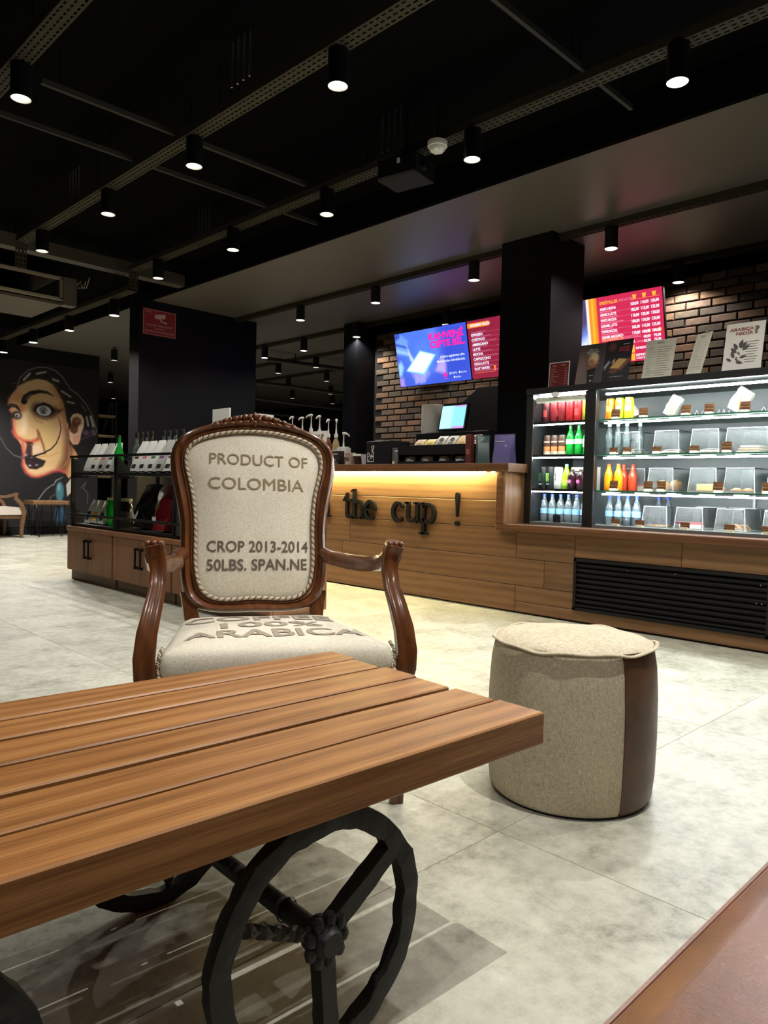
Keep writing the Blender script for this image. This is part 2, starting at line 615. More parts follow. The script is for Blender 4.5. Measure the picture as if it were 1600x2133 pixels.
_font_cache = {}
def text_mesh(body, bold=0.0):
    key = (body, bold)
    if key not in _font_cache:
        c = bpy.data.curves.new('lettering', 'FONT')
        c.body = body
        c.size = 1.0
        c.resolution_u = 3
        c.offset = bold
        o = bpy.data.objects.new('lettering', c)
        me = bpy.data.meshes.new_from_object(o)
        v = np.empty(len(me.vertices) * 3)
        me.vertices.foreach_get('co', v)
        v = v.reshape(-1, 3)[:, :2]
        f = [tuple(p.vertices) for p in me.polygons]
        bpy.data.objects.remove(o)
        bpy.data.curves.remove(c)
        bpy.data.meshes.remove(me)
        _font_cache[key] = (v, f)
    return _font_cache[key]

class Txt:
    """flat print made of lettering and shapes in a plane's own x, y"""
    def __init__(s):
        s.b = B()
    def put(s, body, x, y, h, w=None, align='L', bold=0.0, shear=0.0, z=0.0):
        v, f = text_mesh(body, bold)
        if len(v) == 0:
            return s
        lo, hi = v.min(0), v.max(0)
        k = h / 0.72
        kx = (w / (hi[0] - lo[0])) if w else k
        ww = (hi[0] - lo[0]) * kx
        ox = x - (0 if align == 'L' else ww / 2 if align == 'C' else ww)
        s.b.add([(ox + (p[0] - lo[0]) * kx + shear * p[1] * k, y + p[1] * k, z) for p in v], f)
        return s
    def rect(s, x0, y0, x1, y1, z=0.0):
        s.b.add([(x0, y0, z), (x1, y0, z), (x1, y1, z), (x0, y1, z)], [(0, 1, 2, 3)])
        return s
    def poly(s, pts, z=0.0):
        s.b.add([(x, y, z) for x, y in pts], [tuple(range(len(pts)))])
        return s
    def obj(s, name, material, parent, mx):
        o = s.b.obj(name, material, parent)
        o.matrix_local = mx
        o['kind'] = 'stuff'
        return o

# ---- small painter for pictures (mural, posters, screens)
class Art:
    def __init__(s, w, h, bg):
        s.w, s.h = w, h
        s.a = np.empty((h, w, 3))
        s.a[:] = bg
        s.X, s.Y = np.meshgrid(np.arange(w) + 0.5, np.arange(h) + 0.5)
    def _mix(s, sl, al, col):
        s.a[sl] = s.a[sl] * (1 - al[..., None]) + np.array(col) * al[..., None]
    def _win(s, pts, pad):
        p = np.array(pts)
        x0, y0 = np.floor(p.min(0) - pad).astype(int)
        x1, y1 = np.ceil(p.max(0) + pad).astype(int)
        return slice(max(0, y0), max(0, min(s.h, y1))), slice(max(0, x0), max(0, min(s.w, x1)))
    def poly(s, pts, col, soft=1.0, op=1.0):
        sl = s._win(pts, soft + 1)
        X, Y = s.X[sl], s.Y[sl]
        if X.size == 0:
            return s
        ins = np.zeros(X.shape, bool)
        d = np.full(X.shape, 1e9)
        n = len(pts)
        for i in range(n):
            (x0, y0), (x1, y1) = pts[i], pts[(i + 1) % n]
            c = ((y0 > Y) != (y1 > Y)) & (X < (x1 - x0) * (Y - y0) / ((y1 - y0) or 1e-9) + x0)
            ins ^= c
            dx, dy = x1 - x0, y1 - y0
            t = np.clip(((X - x0) * dx + (Y - y0) * dy) / ((dx * dx + dy * dy) or 1e-9), 0, 1)
            d = np.minimum(d, np.hypot(X - x0 - t * dx, Y - y0 - t * dy))
        sd = np.where(ins, d, -d)
        s._mix(sl, np.clip(0.5 + sd / (2 * soft), 0, 1) * op, col)
        return s
    def line(s, pts, w, col, soft=1.0, op=1.0):
        ws = w if isinstance(w, (list, tuple)) else [w] * len(pts)
        sl = s._win(pts, max(ws) + soft + 1)
        X, Y = s.X[sl], s.Y[sl]
        if X.size == 0:
            return s
        sd = np.full(X.shape, -1e9)
        for i in range(len(pts) - 1):
            (x0, y0), (x1, y1) = pts[i], pts[i + 1]
            dx, dy = x1 - x0, y1 - y0
            t = np.clip(((X - x0) * dx + (Y - y0) * dy) / ((dx * dx + dy * dy) or 1e-9), 0, 1)
            sd = np.maximum(sd, (ws[i] * (1 - t) + ws[i + 1] * t) / 2 - np.hypot(X - x0 - t * dx, Y - y0 - t * dy))
        s._mix(sl, np.clip(0.5 + sd / (2 * soft), 0, 1) * op, col)
        return s
    def ell(s, c, rx, ry, col, soft=1.0, op=1.0, rot=0.0):
        pts = []
        for k in range(28):
            a = 2 * PI * k / 28
            x, y = rx * math.cos(a), ry * math.sin(a)
            pts.append((c[0] + x * math.cos(rot) - y * math.sin(rot), c[1] + x * math.sin(rot) + y * math.cos(rot)))
        return s.poly(pts, col, soft, op)
    def obj(s, name, W, H, material, parent, mx, skew=0.0):
        """a W x H picture, its lower left corner at the plane's origin"""
        w, h = s.w, s.h
        xs = np.linspace(0, W, w)
        ys = np.linspace(H, 0, h)
        XX, YY = np.meshgrid(xs, ys)
        co_ = np.stack([XX, YY + skew * XX, np.zeros_like(XX)], -1).reshape(-1, 3)
        idx = np.arange(w * h).reshape(h, w)
        q = np.stack([idx[1:, :-1], idx[1:, 1:], idx[:-1, 1:], idx[:-1, :-1]], -1).reshape(-1, 4)
        me = bpy.data.meshes.new(name)
        me.vertices.add(w * h)
        me.vertices.foreach_set('co', co_.ravel())
        me.loops.add(q.size)
        me.loops.foreach_set('vertex_index', q.ravel())
        me.polygons.add(len(q))
        me.polygons.foreach_set('loop_start', np.arange(len(q)) * 4)
        me.update(calc_edges=True)
        at = me.color_attributes.new('Col', 'FLOAT_COLOR', 'POINT')
        a = np.clip(s.a.reshape(-1, 3), 0, 255) / 255
        lin = np.where(a <= 0.04045, a / 12.92, ((a + 0.055) / 1.055) ** 2.4)
        at.data.foreach_set('color', np.concatenate([lin, np.ones((w * h, 1))], 1).ravel())
        o = link(name, me, material, parent)
        o.matrix_local = mx
        return o

ORD = ['first', 'second', 'third', 'fourth', 'fifth', 'sixth', 'seventh', 'eighth', 'ninth', 'tenth', 'eleventh', 'twelfth']
# ============================================================ SETTING
fl = struct(B().box((-3.2, -3, -0.08), (18, 20, -0.0015)).obj('floor', M['grout']))
tile_me = None
TX = [-2.354, -1.051, 0.252, 1.555, 2.858, 4.161, 5.464]
TY = [1.115 + 0.635 * j for j in range(-4, 19)]
hw, hh, g, bv = 1.303 / 2 - 0.0007, 0.635 / 2 - 0.0007, 0.0, 0.0007
tb = B().rings([[(-hw, -hh, -0.0015), (hw, -hh, -0.0015), (hw, hh, -0.0015), (-hw, hh, -0.0015)],
                [(-hw, -hh, -bv), (hw, -hh, -bv), (hw, hh, -bv), (-hw, hh, -bv)],
                [(-hw + bv, -hh + bv, 0), (hw - bv, -hh + bv, 0), (hw - bv, hh - bv, 0), (-hw + bv, hh - bv, 0)]])
tile_me = tb.mesh('floor_tile')
for i in range(6):
    for j in range(22):
        link('floor_tile', tile_me, M['tile'], fl, (TX[i] + 0.6515, TY[j] + 0.3175, 0))

# black slab over the room, the lower satin ceiling over the counter, its fascia
struct(B().box((-3.2, -3, 3.24), (4.16, 20, 3.4)).obj('ceiling', M['ceil']))
struct(B().box((4.16, -3, 3.0), (12.6, 20, 3.4)).obj('ceiling', M['soffit']))
struct(B().box((4.12, -3, 2.995), (4.16, 20, 3.24)).obj('trim_1', M['ceil']))
# slim rails between the black ceiling boards
for k, (x0, x1, y, w) in enumerate(((0.4, 3.86, 4.73, 0.022), (1.5, 3.3, 4.19, 0.026), (0.6, 3.86, 2.02, 0.02))):
    o = tag(B().box((x0, y - w / 2, 3.0), (x1, y + w / 2, 3.03)).obj('ceiling_rail', M['rail']),
            ('long slim grey ceiling rail, the one crossing the middle cable tray farther from the lens', 'short broad grey ceiling rail between two trays, fading at its ends',
             'slim grey ceiling rail at the top of the photo crossing the right cable tray')[k], 'ceiling rail', 'rails under the black ceiling')
    for xx in (x0 + 0.1, (x0 + x1) / 2, x1 - 0.1):
        B().cyl((xx, y, 3.03), (xx, y, 3.24), 0.005, 6).obj('hanger_rod', M['black'], o)

# walls
struct(B().box((-3.2, 12.4, 0), (5.43, 12.6, 3.24)).obj('wall_left', M['wall']))
struct(B().box((-3.2, 12.38, 0), (5.43, 12.4, 0.115)).obj('baseboard_left', M['black']))
struct(B().box((-3.2, 18.6, 0), (18, 18.8, 3.4)).obj('wall_far', M['wall']))
struct(B().box((12.4, -3, 0), (12.6, 20, 3.4)).obj('wall_end', M['wall']))
struct(B().box((-3.3, -3, 0), (-3.2, 20, 3.4)).obj('wall_side', M['wall']))
struct(B().box((-3.2, -3.1, 0), (12.5, -3, 3.4)).obj('wall_front', M['wall']))
pil = struct(B().box((4.01, 8.1, 0), (5.63, 8.34, 3.1)).obj('pillar', M['pillar']))
struct(B().box((5.2, 3.37, 0), (5.7, 3.87, 3.05)).obj('pillar', M['pillar']))
struct(B().box((6.43, 7.02, 0), (7.3, 7.28, 3.0)).obj('pillar', M['pillar']))

# brick wall behind the bar: dark backing, every brick in view its own piece
bw = struct(B().box((6.75, 0.2, 0), (6.95, 7.02, 3.0)).obj('wall_back', M['mortar']))
struct(B().box((6.66, 0.2, 2.885), (6.75, 7.02, 3.0)).obj('trim_2', M['ceil']))
PB, PL = 0.0757, 0.232
bmes = []
for k in range(6):
    L_, H_ = PL - 0.014 + random.uniform(-0.003, 0.003), PB - 0.014 + random.uniform(-0.002, 0.002)
    d_ = 0.016 + 0.001 * k
    bmes.append(B().chbox((-d_, -L_ / 2, -H_ / 2), (0, L_ / 2, H_ / 2), 0.004, 0).mesh('brick'))
rest, nbrick = B(), 0
def seen(y, z):
    if y < 2.05 or z > 2.9:
        return False
    if y < 3.05:
        return z > 1.78
    if y < 3.75:
        return 1.9 < z < 2.25
    if 4.75 < y:
        if 5.3 < y < 6.4 and 2.2 < z < 2.75:
            return False
        if y < 5.25 and z > 2.15:
            return False
        if y < 5.5 and z < 1.62:
            return False
        return 1.3 < z
    return False
for r in range(int(2.88 / PB)):
    z = PB * (r + 0.5)
    if z < 0.9:
        continue
    off = (0.5 if r % 2 else 0.0) * PL + random.uniform(-0.01, 0.01)
    for c in range(31):
        y = 0.25 + off + c * PL
        if y > 6.92:
            continue
        k = random.randrange(6)
        if seen(y, z) and nbrick < 298:
            nbrick += 1
            link('brick', bmes[k], M['brick'], bw, (6.75, y, z))
        else:
            rest.chbox((6.75 - 0.016 - 0.001 * k, y - PL / 2 + 0.007, z - PB / 2 + 0.007), (6.75, y + PL / 2 - 0.007, z + PB / 2 - 0.007), 0.004, 0)
stuff(rest.obj('brickwork', M['brick'], bw))

# ------------------------------------------------------------ cable trays
def tray(x, y0, y1, z, label, drop=None, w=0.095, tl=None):
    root = thing('cable_tray', label, 'cable tray', (x, y0, z), 0, 'perforated cable trays')
    Lt = y1 - y0
    b = B()
    xs = [-w / 2, -w / 2 + 0.012, -w / 2 + 0.022, -0.005, 0.005, w / 2 - 0.022, w / 2 - 0.012, w / 2]
    n = int(Lt / 0.04)
    ys = []
    for k in range(n + 1):
        ys += [k * 0.04, k * 0.04 + 0.015]
    v = [(xx, yy, 0) for yy in ys for xx in xs]
    f = []
    for j in range(len(ys) - 1):
        for i in range(7):
            if j % 2 == 1 and i in (1, 3, 5):
                continue
            q = j * 8 + i
            f.append((q, q + 1, q + 9, q + 8))
    b.add(v, f)
    b.add([(-w / 2, 0, 0), (-w / 2, ys[-1], 0), (-w / 2, ys[-1], 0.045), (-w / 2, 0, 0.045)], [(0, 1, 2, 3)])
    b.add([(w / 2, 0, 0), (w / 2, ys[-1], 0), (w / 2, ys[-1], 0.045), (w / 2, 0, 0.045)], [(3, 2, 1, 0)])
    o = b.obj('tray_channel', M['tray'], root)
    so = o.modifiers.new('thickness', 'SOLIDIFY')
    so.thickness = 0.0016
    yy = 0.3
    while yy < Lt:
        for s in (-1, 1):
            B().cyl((s * w * 0.42, yy, 0.0), (s * w * 0.42, yy, 3.235 - z if tl is None else tl), 0.004, 6).obj('hanger_rod', M['black'], root)
        yy += 1.6
    if drop:
        d = B()
        v = [(xx, Lt, -zz) for zz in np.linspace(0, drop, int(drop / 0.02) + 1) for xx in xs]
        rows = int(drop / 0.02)
        f = []
        for j in range(rows):
            for i in range(7):
                if j % 2 == 1 and i in (1, 3, 5):
                    continue
                q = j * 8 + i
                f.append((q, q + 1, q + 9, q + 8))
        d.add(v, f)
        o2 = d.obj('tray_drop', M['tray'], root)
        so = o2.modifiers.new('thickness', 'SOLIDIFY')
        so.thickness = 0.0016
    return root

tray(1.325, 0.2, 4.9, 2.96, 'broad perforated cable tray at the top left corner, carrying one lit spotlight')
tray(2.33, 0.2, 6.95, 2.96, 'long middle perforated cable tray of the black ceiling, bent down at its far end', drop=0.22)
tray(3.40, 0.2, 7.0, 2.96, 'long perforated cable tray along the edge of the lower satin ceiling', drop=0.18)
tray(3.42, 7.05, 12.1, 2.78, 'lower perforated cable tray running on towards the painted wall')
tray(5.33, 0.6, 9.6, 2.955, 'dark cable track under the satin ceiling, the one above the counter', tl=0.045, w=0.07)
tray(6.58, 0.6, 12.6, 2.955, 'dark cable track under the satin ceiling, close to the brick wall', tl=0.045, w=0.07)
tray(7.6, 7.4, 14.5, 2.955, 'third dark cable track back, seen through the gap between two pillars', tl=0.045, w=0.07)
tray(8.7, 8.6, 14.5, 2.955, 'fourth dark cable track back, far in the gap between two pillars', tl=0.045, w=0.07)

# ------------------------------------------------------------ ceiling spots
hous = B().lathe([(0.0, 0.17), (0.049, 0.17), (0.05, 0.168), (0.05, 0.0), (0.0475, 0.0), (0.0475, 0.006)], 28, cap=False).mesh('housing', 40)
refl = B().lathe([(0.0475, 0.001), (0.045, 0.004), (0.036, 0.022), (0.024, 0.046), (0.022, 0.05)], 28, cap=False).mesh('reflector', 60)
lens = B().lathe([(0.0, 0.044), (0.024, 0.0442)], 24, cap=False).mesh('lamp_lens')
def ceiling_spot(x, y, z, label, watts=SPOT_W, group='black cylinder spotlights', rodtop=None, wide=104):
    r = thing('ceiling_spotlight', label, 'spotlight', (x, y, z), 0, group)
    link('housing', hous, M['blackplastic'], r)
    link('reflector', refl, M['chrome'], r)
    link('lamp_lens', lens, M['lamp'], r)
    if rodtop:
        B().cyl((0, 0, 0.169), (0, 0, rodtop - z), 0.012, 8).obj('stem', M['black'], r)
    if watts:
        spot_light('ceiling_spot_light', (0, 0, 0.012), watts, r, size=wide)
    return r
ZB = 2.79
ceiling_spot(1.335, 4.0, ZB, 'lit black spotlight on the broad cable tray at the left edge of the photo')
for k, y in enumerate((2.735, 4.047, 5.225, 6.48)):
    ceiling_spot(2.34, y, ZB, 'lit black spotlight on the middle cable tray, %s one from the near end' % ORD[k], SPOT_W * 0.8)
for k, y in enumerate((1.547, 2.752, 4.046, 5.222, 6.475)):
    ceiling_spot(3.385, y, ZB, 'lit black spotlight on the tray along the satin ceiling edge, %s one from the right' % ORD[k], SPOT_W * (1.3 if k == 0 else 0.75), wide=150 if k == 0 else 124)
for k, y in enumerate((7.55, 8.72, 9.85, 10.96)):
    ceiling_spot(3.46, y, 2.617, 'lit black spotlight on the lower tray near the painted wall, %s from the near end' % ORD[k], SPOT_W * (1.0, 1.5, 3.0, 4.0)[k], wide=150)
for k, y in enumerate((2.92, 4.274, 5.558, 6.80)):
    ceiling_spot(5.33, y, ZB, 'black spotlight hanging over the counter, %s from the right' % ORD[k], SPOT_W * 0.65, wide=150)
for k, y in enumerate((2.923, 5.647, 6.986, 8.279, 9.214)):
    ceiling_spot(6.56 if k != 2 else 6.38, y, ZB, 'black spotlight on the track by the brick wall, %s from the right' % ORD[k], SPOT_W * (0.4 if k < 2 else 0.6), wide=150)
for k, (x, y) in enumerate(((7.6, 9.269), (7.6, 10.274), (8.7, 10.303), (8.7, 11.431), (9.95, 11.645), (9.95, 12.924), (11.15, 12.976))):
    ceiling_spot(x, y, ZB, ('black spotlight in the gap between pillars, right one on the third track', 'black spotlight in the gap between pillars, left one on the third track',
                            'black spotlight in the gap between pillars, right one on the fourth track', 'black spotlight in the gap between pillars, left one on the fourth track',
                            'small far spotlight in the gap between pillars, right one of the fifth row', 'small far spotlight in the gap between pillars, left one of the fifth row',
                            'smallest and lowest far spotlight in the gap between pillars')[k], SPOT_W * 0.4, rodtop=3.0)
for k, (x, y) in enumerate(((5.21, 11.35), (6.31, 13.9), (7.58, 16.54))):
    ceiling_spot(x, y, ZB, 'black spotlight in the dark gap right of the painted wall, %s from the top' % ORD[k], SPOT_W * 0.4, rodtop=3.0)

# clusters of four screw ends beside the trays
for k, (x, y) in enumerate(((2.22, 3.3), (2.3, 5.65), (3.30, 3.25), (3.36, 5.55))):
    r = thing('anchor_bolts', ('four bright bolt ends beside the middle tray, near end', 'four bright bolt ends beside the middle tray, far end',
                               'four bright bolt ends left of the round smoke detector', 'four bright bolt ends beside the edge tray, left of two spotlights')[k], 'bolts', (x, y, 3.0), 0, 'bolt ends under the ceiling')
    for j in range(4):
        B().cyl((0, j * 0.055, 0), (0, j * 0.055, 0.24), 0.006, 8).obj('bolt', M['steel'], r)

# smoke detector
sd = thing('smoke_detector', 'round white smoke detector on the black ceiling between two spotlights', 'smoke detector', (3.27, 2.92, 2.845))
B().lathe([(0.0, 0.0), (0.034, 0.003), (0.046, 0.014), (0.049, 0.03)], 28).obj('sensor_head', M['white'], sd, 50)
B().lathe([(0.056, 0.03), (0.058, 0.034), (0.058, 0.06), (0.05, 0.064)], 28).obj('mounting_base', M['white'], sd, 40)
for k in range(6):
    a = k * PI / 3
    B().cbox((0.033, 0, 0.006), (0.016, 0.008, 0.004), Matrix.Rotation(a, 4, 'Z')).obj('sensor_slot', M['beigepaper'], sd)
B().cyl((0, 0, 0.06), (0, 0, 0.395), 0.008, 8).obj('stem', M['black'], sd)

# projector under the ceiling
pj = thing('ceiling_projector', 'black box projector hanging under the ceiling left of the smoke detector', 'projector', (3.3, 3.20, 2.76), math.radians(10))
B().chbox((-0.11, -0.14, 0), (0.11, 0.14, 0.12), 0.01, 0).obj('case', M['black'], pj)
B().cyl((-0.02, -0.141, 0.06), (-0.02, -0.165, 0.06), 0.03, 16).obj('lens', M['blacksatin'], pj)
B().cbox((-0.112, -0.02, 0.085), (0.004, 0.02, 0.03)).obj('status_window', M['white'], pj)
B().cyl((0, 0, 0.12), (0, 0, 0.48), 0.012, 10).obj('mount_pole', M['black'], pj)

# ventilation unit, top left
ac = thing('ventilation_unit', 'grey suspended ventilation unit with a dark open grille at the left edge', 'ventilation unit', (0.6, 8.3, 2.80), 0)
B().box((0, 0.03, 0), (2.62, 0.95, 0.03)).obj('bottom_panel', colm(92, 86, 76, 0.6), ac)
B().box((0, 0.9, 0.03), (2.62, 0.95, 0.33)).obj('back_panel', M['black'], ac)
B().box((0, 0.03, 0.30), (2.62, 0.95, 0.33)).obj('top_panel', M['black'], ac)
B().box((0, 0, 0.27), (2.62, 0.04, 0.30)).obj('grille_bar', colm(168, 160, 146), ac)
B().box((0, 0, 0.045), (2.74, 0.04, 0.075)).obj('grille_bar', colm(168, 160, 146), ac)
B().box((2.59, 0, 0.06), (2.62, 0.04, 0.29)).obj('grille_bar', colm(150, 142, 128), ac)
B().box((2.62, -0.03, 0.0), (2.76, 0.1, 0.30)).obj('end_box', colm(100, 94, 84, 0.6), ac)
for xx in (0.4, 1.4, 2.4):
    B().cyl((xx, 0.5, 0.33), (xx, 0.5, 0.44), 0.008, 6).obj('hanger_rod', M['black'], ac)
for k in range(4):
    p = [(2.78, 0.05 - 0.05 * k, 0.27), (2.82 - 0.02 * k, 0.02 - 0.1 * k, 0.22 - 0.02 * k), (2.76, -0.06 - 0.1 * k, 0.20 + 0.02 * k)]
    B().tube([(2.755, 0.05, 0.12 + 0.04 * k)] + p, 0.006, 6).obj('flexible_wire', colm(150, 140, 120), ac)
du = tag(B().box((2.2, 7.25, 3.0), (4.1, 7.38, 3.12)).obj('duct', colm(70, 66, 58, 0.6)), 'dim grey ceiling duct above the ventilation unit', 'duct')
for xx in (2.4, 3.9):
    B().cyl((xx, 7.31, 3.12), (xx, 7.31, 3.24), 0.008, 6).obj('hanger_rod', M['black'], du)
# far pipes in the gap between the pillars
for k, (y, z, x0, x1) in enumerate(((11.2, 2.72, 7.2, 11.6), (12.6, 2.62, 7.6, 12.3), (14.2, 2.55, 8.0, 12.3), (9.6, 2.86, 6.9, 9.6))):
    o = tag(B().tube([(x0, y, z), (x0 + 1.2, y - 0.2, z), (x0 + 1.6, y - 0.5, z - 0.05), (x1, y - 0.6, z - 0.05)], 0.035, 10).obj('duct_pipe', colm(60, 58, 52, 0.5), None, 50),
            'dim round duct pipe far back in the gap between pillars, %s from the ceiling' % ['second', 'third', 'lowest', 'nearest'][k], 'pipe', 'duct pipes in the far ceiling')
    for xx in (x0 + 0.5, x1 - 0.4):
        B().cyl((xx, y - (0.05 if xx < x0 + 1.2 else 0.6), z), (xx, y - (0.05 if xx < x0 + 1.2 else 0.6), 3.0), 0.01, 6).obj('hanger_rod', M['black'], o)

# camera notice on the pillar
sg = thing('camera_notice_sign', 'dark red notice sign with a white camera symbol on the black pillar', 'sign', (4.05, 8.1, 2.60))
fr = frame((0, -0.006, 0), (1, 0, 0), (0, 0, 1))
B().box((0, -0.006, 0), (0.42, 0.0, 0.30)).obj('sign_board', colm(150, 44, 50, 0.5), sg)
t = Txt()
for a in ((0.006, 0.006, 0.414, 0.010), (0.006, 0.290, 0.414, 0.294), (0.006, 0.006, 0.010, 0.294), (0.410, 0.006, 0.414, 0.294)):
    t.rect(*a)
t.poly([(0.135, 0.238), (0.27, 0.262), (0.285, 0.252), (0.28, 0.212), (0.265, 0.206), (0.165, 0.192), (0.14, 0.21), (0.16, 0.225)])
t.poly([(0.205, 0.2), (0.225, 0.204), (0.235, 0.18), (0.285, 0.17), (0.3, 0.185), (0.302, 0.145), (0.285, 0.155), (0.225, 0.165)])
t.put('UYARI', 0.03, 0.255, 0.02)
t.put('BU İŞYERİ KAMERA SİSTEMİ', 0.21, 0.105, 0.022, 0.32, 'C')
t.put('İLE 24 SAAT', 0.21, 0.072, 0.02, 0.13, 'C')
t.put('İZLENMEKTE VE KAYDEDİLMEKTEDİR', 0.21, 0.034, 0.022, 0.37, 'C')
t.obj('sign_print', colm(226, 200, 196, 0.6), sg, frame((0, -0.0075, 0), (1, 0, 0), (0, 0, 1)))

# ------------------------------------------------------------ painted wall picture
S_ = 0.2
def q(*p):
    return [(x * S_, (y - 60) * S_) for x, y in p]
A = Art(int(1500 * S_), int(1800 * S_), (26, 26, 28))
# the picture's own x runs from -400 to 1100
def Q(*p):
    return [((x + 400) * S_, (y - 60) * S_) for x, y in p]
def E1(c, rx, ry, col, soft=6, op=1.0, rot=0.0):
    A.ell(((c[0] + 400) * S_, (c[1] - 60) * S_), rx * S_, ry * S_, col, soft * S_, op, rot)
def P1(pts, col, soft=5, op=1.0):
    A.poly(Q(*pts), col, max(0.6, soft * S_), op)
def L1(pts, w, col, soft=4, op=1.0):
    A.line(Q(*pts), [v * S_ for v in w] if isinstance(w, (list, tuple)) else w * S_, col, max(0.6, soft * S_), op)
hair = [(130, 330), (150, 318), (195, 320), (215, 250), (300, 160), (400, 115), (500, 105), (600, 130), (680, 190), (730, 260), (760, 310), (850, 360), (940, 450), (1020, 570), (1060, 680), (1082, 760), (1060, 810), (960, 860), (880, 880), (760, 780), (640, 430), (560, 330), (400, 300), (180, 380), (150, 420), (128, 385)]
P1(hair, (30, 27, 28), 6)
L1(hair[2:17], 9, (172, 168, 164), 5, 0.8)
L1(hair[:3] + [(180, 360)], 7, (140, 135, 130), 5, 0.7)
P1([(720, 1190), (780, 940), (830, 1000), (870, 1070), (820, 1130), (815, 1260), (760, 1320), (700, 1230)], (214, 160, 108), 8)
P1([(720, 1190), (780, 940), (800, 1010), (760, 1120), (740, 1260), (700, 1230)], (120, 66, 42), 30, 0.8)
face = [(200, 340), (300, 280), (400, 240), (500, 250), (570, 290), (620, 360), (680, 460), (710, 540), (730, 640), (750, 720), (760, 900), (770, 960), (780, 1020), (760, 1100), (720, 1180), (690, 1220), (640, 1225), (560, 1240), (470, 1290), (400, 1310), (340, 1300), (290, 1260), (260, 1200), (250, 1130), (270, 1090), (250, 1040), (240, 980), (200, 920), (170, 880), (160, 830), (150, 770), (145, 700), (160, 660), (140, 640), (110, 610), (95, 560), (100, 500), (130, 440), (170, 390)]
P1(face, (216, 178, 126), 6)
E1((420, 330), 170, 60, (206, 172, 132), 50, 0.8)
P1([(560, 300), (620, 360), (690, 470), (720, 560), (740, 700), (690, 640), (640, 520)], (176, 110, 76), 40, 0.8)
P1([(690, 700), (755, 780), (775, 980), (765, 1100), (690, 1225), (630, 1225), (690, 1100), (715, 920)], (104, 58, 40), 45, 0.95)
P1([(640, 640), (700, 700), (700, 860), (640, 900), (590, 780)], (232, 176, 146), 50, 0.8)
E1((520, 860), 110, 150, (222, 188, 128), 60, 0.8)
P1([(130, 440), (170, 390), (200, 350), (240, 420), (220, 520), (160, 520), (110, 540)], (220, 150, 116), 25, 0.7)
L1([(108, 480), (100, 560), (140, 640)], 26, (206, 110, 90), 18, 0.7)
L1([(150, 700), (155, 780), (170, 870)], 30, (206, 100, 84), 18, 0.8)
L1([(248, 960), (262, 1040), (262, 1110), (255, 1190), (290, 1262), (350, 1302), (420, 1304), (500, 1275), (580, 1240), (650, 1226), (710, 1246)], 34, (208, 92, 84), 16, 0.9)
P1([(300, 1180), (460, 1200), (560, 1180), (600, 1210), (470, 1270), (390, 1290), (320, 1260)], (226, 192, 142), 25, 0.8)
# nose
P1([(215, 480), (290, 520), (310, 640), (330, 760), (420, 830), (410, 890), (330, 900), (240, 890), (180, 860), (200, 700), (240, 600)], (226, 188, 138), 18)
P1([(250, 560), (290, 600), (295, 760), (270, 850), (230, 840), (235, 700)], (246, 220, 184), 25, 0.9)
P1([(190, 560), (250, 520), (280, 590), (240, 620)], (218, 120, 84), 25, 0.8)
L1([(150, 830), (190, 890), (260, 925), (340, 930), (410, 900)], 34, (198, 84, 66), 16, 0.9)
P1([(280, 930), (350, 935), (370, 960), (300, 965)], (60, 26, 24), 12)
L1([(405, 800), (440, 880), (470, 960), (490, 1050)], 16, (110, 58, 40), 12, 0.9)
L1([(420, 830), (415, 890)], 26, (150, 84, 56), 14, 0.8)
P1([(350, 960), (440, 960), (470, 1030), (380, 1060), (350, 1040)], (226, 196, 176), 18, 0.8)
P1([(295, 960), (350, 965), (350, 1070), (300, 1085), (275, 1075)], (62, 40, 42), 12)
E1((290, 1075), 22, 14, (170, 164, 166), 6, 0.7)
# mouth
P1([(268, 1100), (320, 1062), (350, 1075), (400, 1098), (500, 1132), (470, 1190), (400, 1228), (320, 1222), (280, 1168)], (42, 30, 34), 7)
L1([(285, 1130), (340, 1120), (420, 1140), (490, 1135)], 9, (16, 12, 14), 4)
E1((328, 1188), 16, 9, (196, 190, 194), 5, 0.9)
E1((400, 1180), 18, 7, (170, 164, 168), 5, 0.9)
E1((345, 1102), 12, 6, (140, 132, 138), 4, 0.8)
# eyes
E1((480, 575), 140, 92, (72, 40, 32), 32, 0.95)
E1((520, 470), 130, 62, (216, 176, 134), 30, 0.9)
P1([(600, 560), (690, 545), (630, 600)], (44, 22, 20), 16, 0.8)
E1((478, 578), 92, 66, (24, 18, 18), 6)
E1((474, 582), 80, 56, (206, 204, 204), 8)
E1((466, 580), 44, 44, (120, 120, 126), 8)
E1((478, 592), 18, 18, (26, 24, 28), 4)
E1((488, 588), 8, 8, (230, 230, 230), 3)
L1([(370, 590), (400, 530), (470, 498), (540, 520), (590, 580)], 18, (20, 14, 14), 5)
L1([(360, 660), (400, 700), (460, 715)], 12, (176, 108, 72), 8, 0.7)
E1((185, 655), 50, 42, (44, 26, 24), 14)
E1((192, 655), 30, 24, (196, 192, 194), 6)
E1((186, 660), 14, 14, (70, 66, 72), 4)
L1([(260, 500), (275, 455), (330, 405), (420, 375), (510, 378), (580, 412)], [62, 58, 46, 34, 24, 6], (28, 20, 20), 8)
L1([(285, 470), (330, 425)], 22, (150, 146, 146), 12, 0.7)
L1([(98, 575), (130, 552), (180, 560), (222, 610)], [40, 34, 30, 12], (28, 20, 20), 8)
L1([(110, 560), (165, 556)], 8, (140, 136, 136), 5, 0.7)
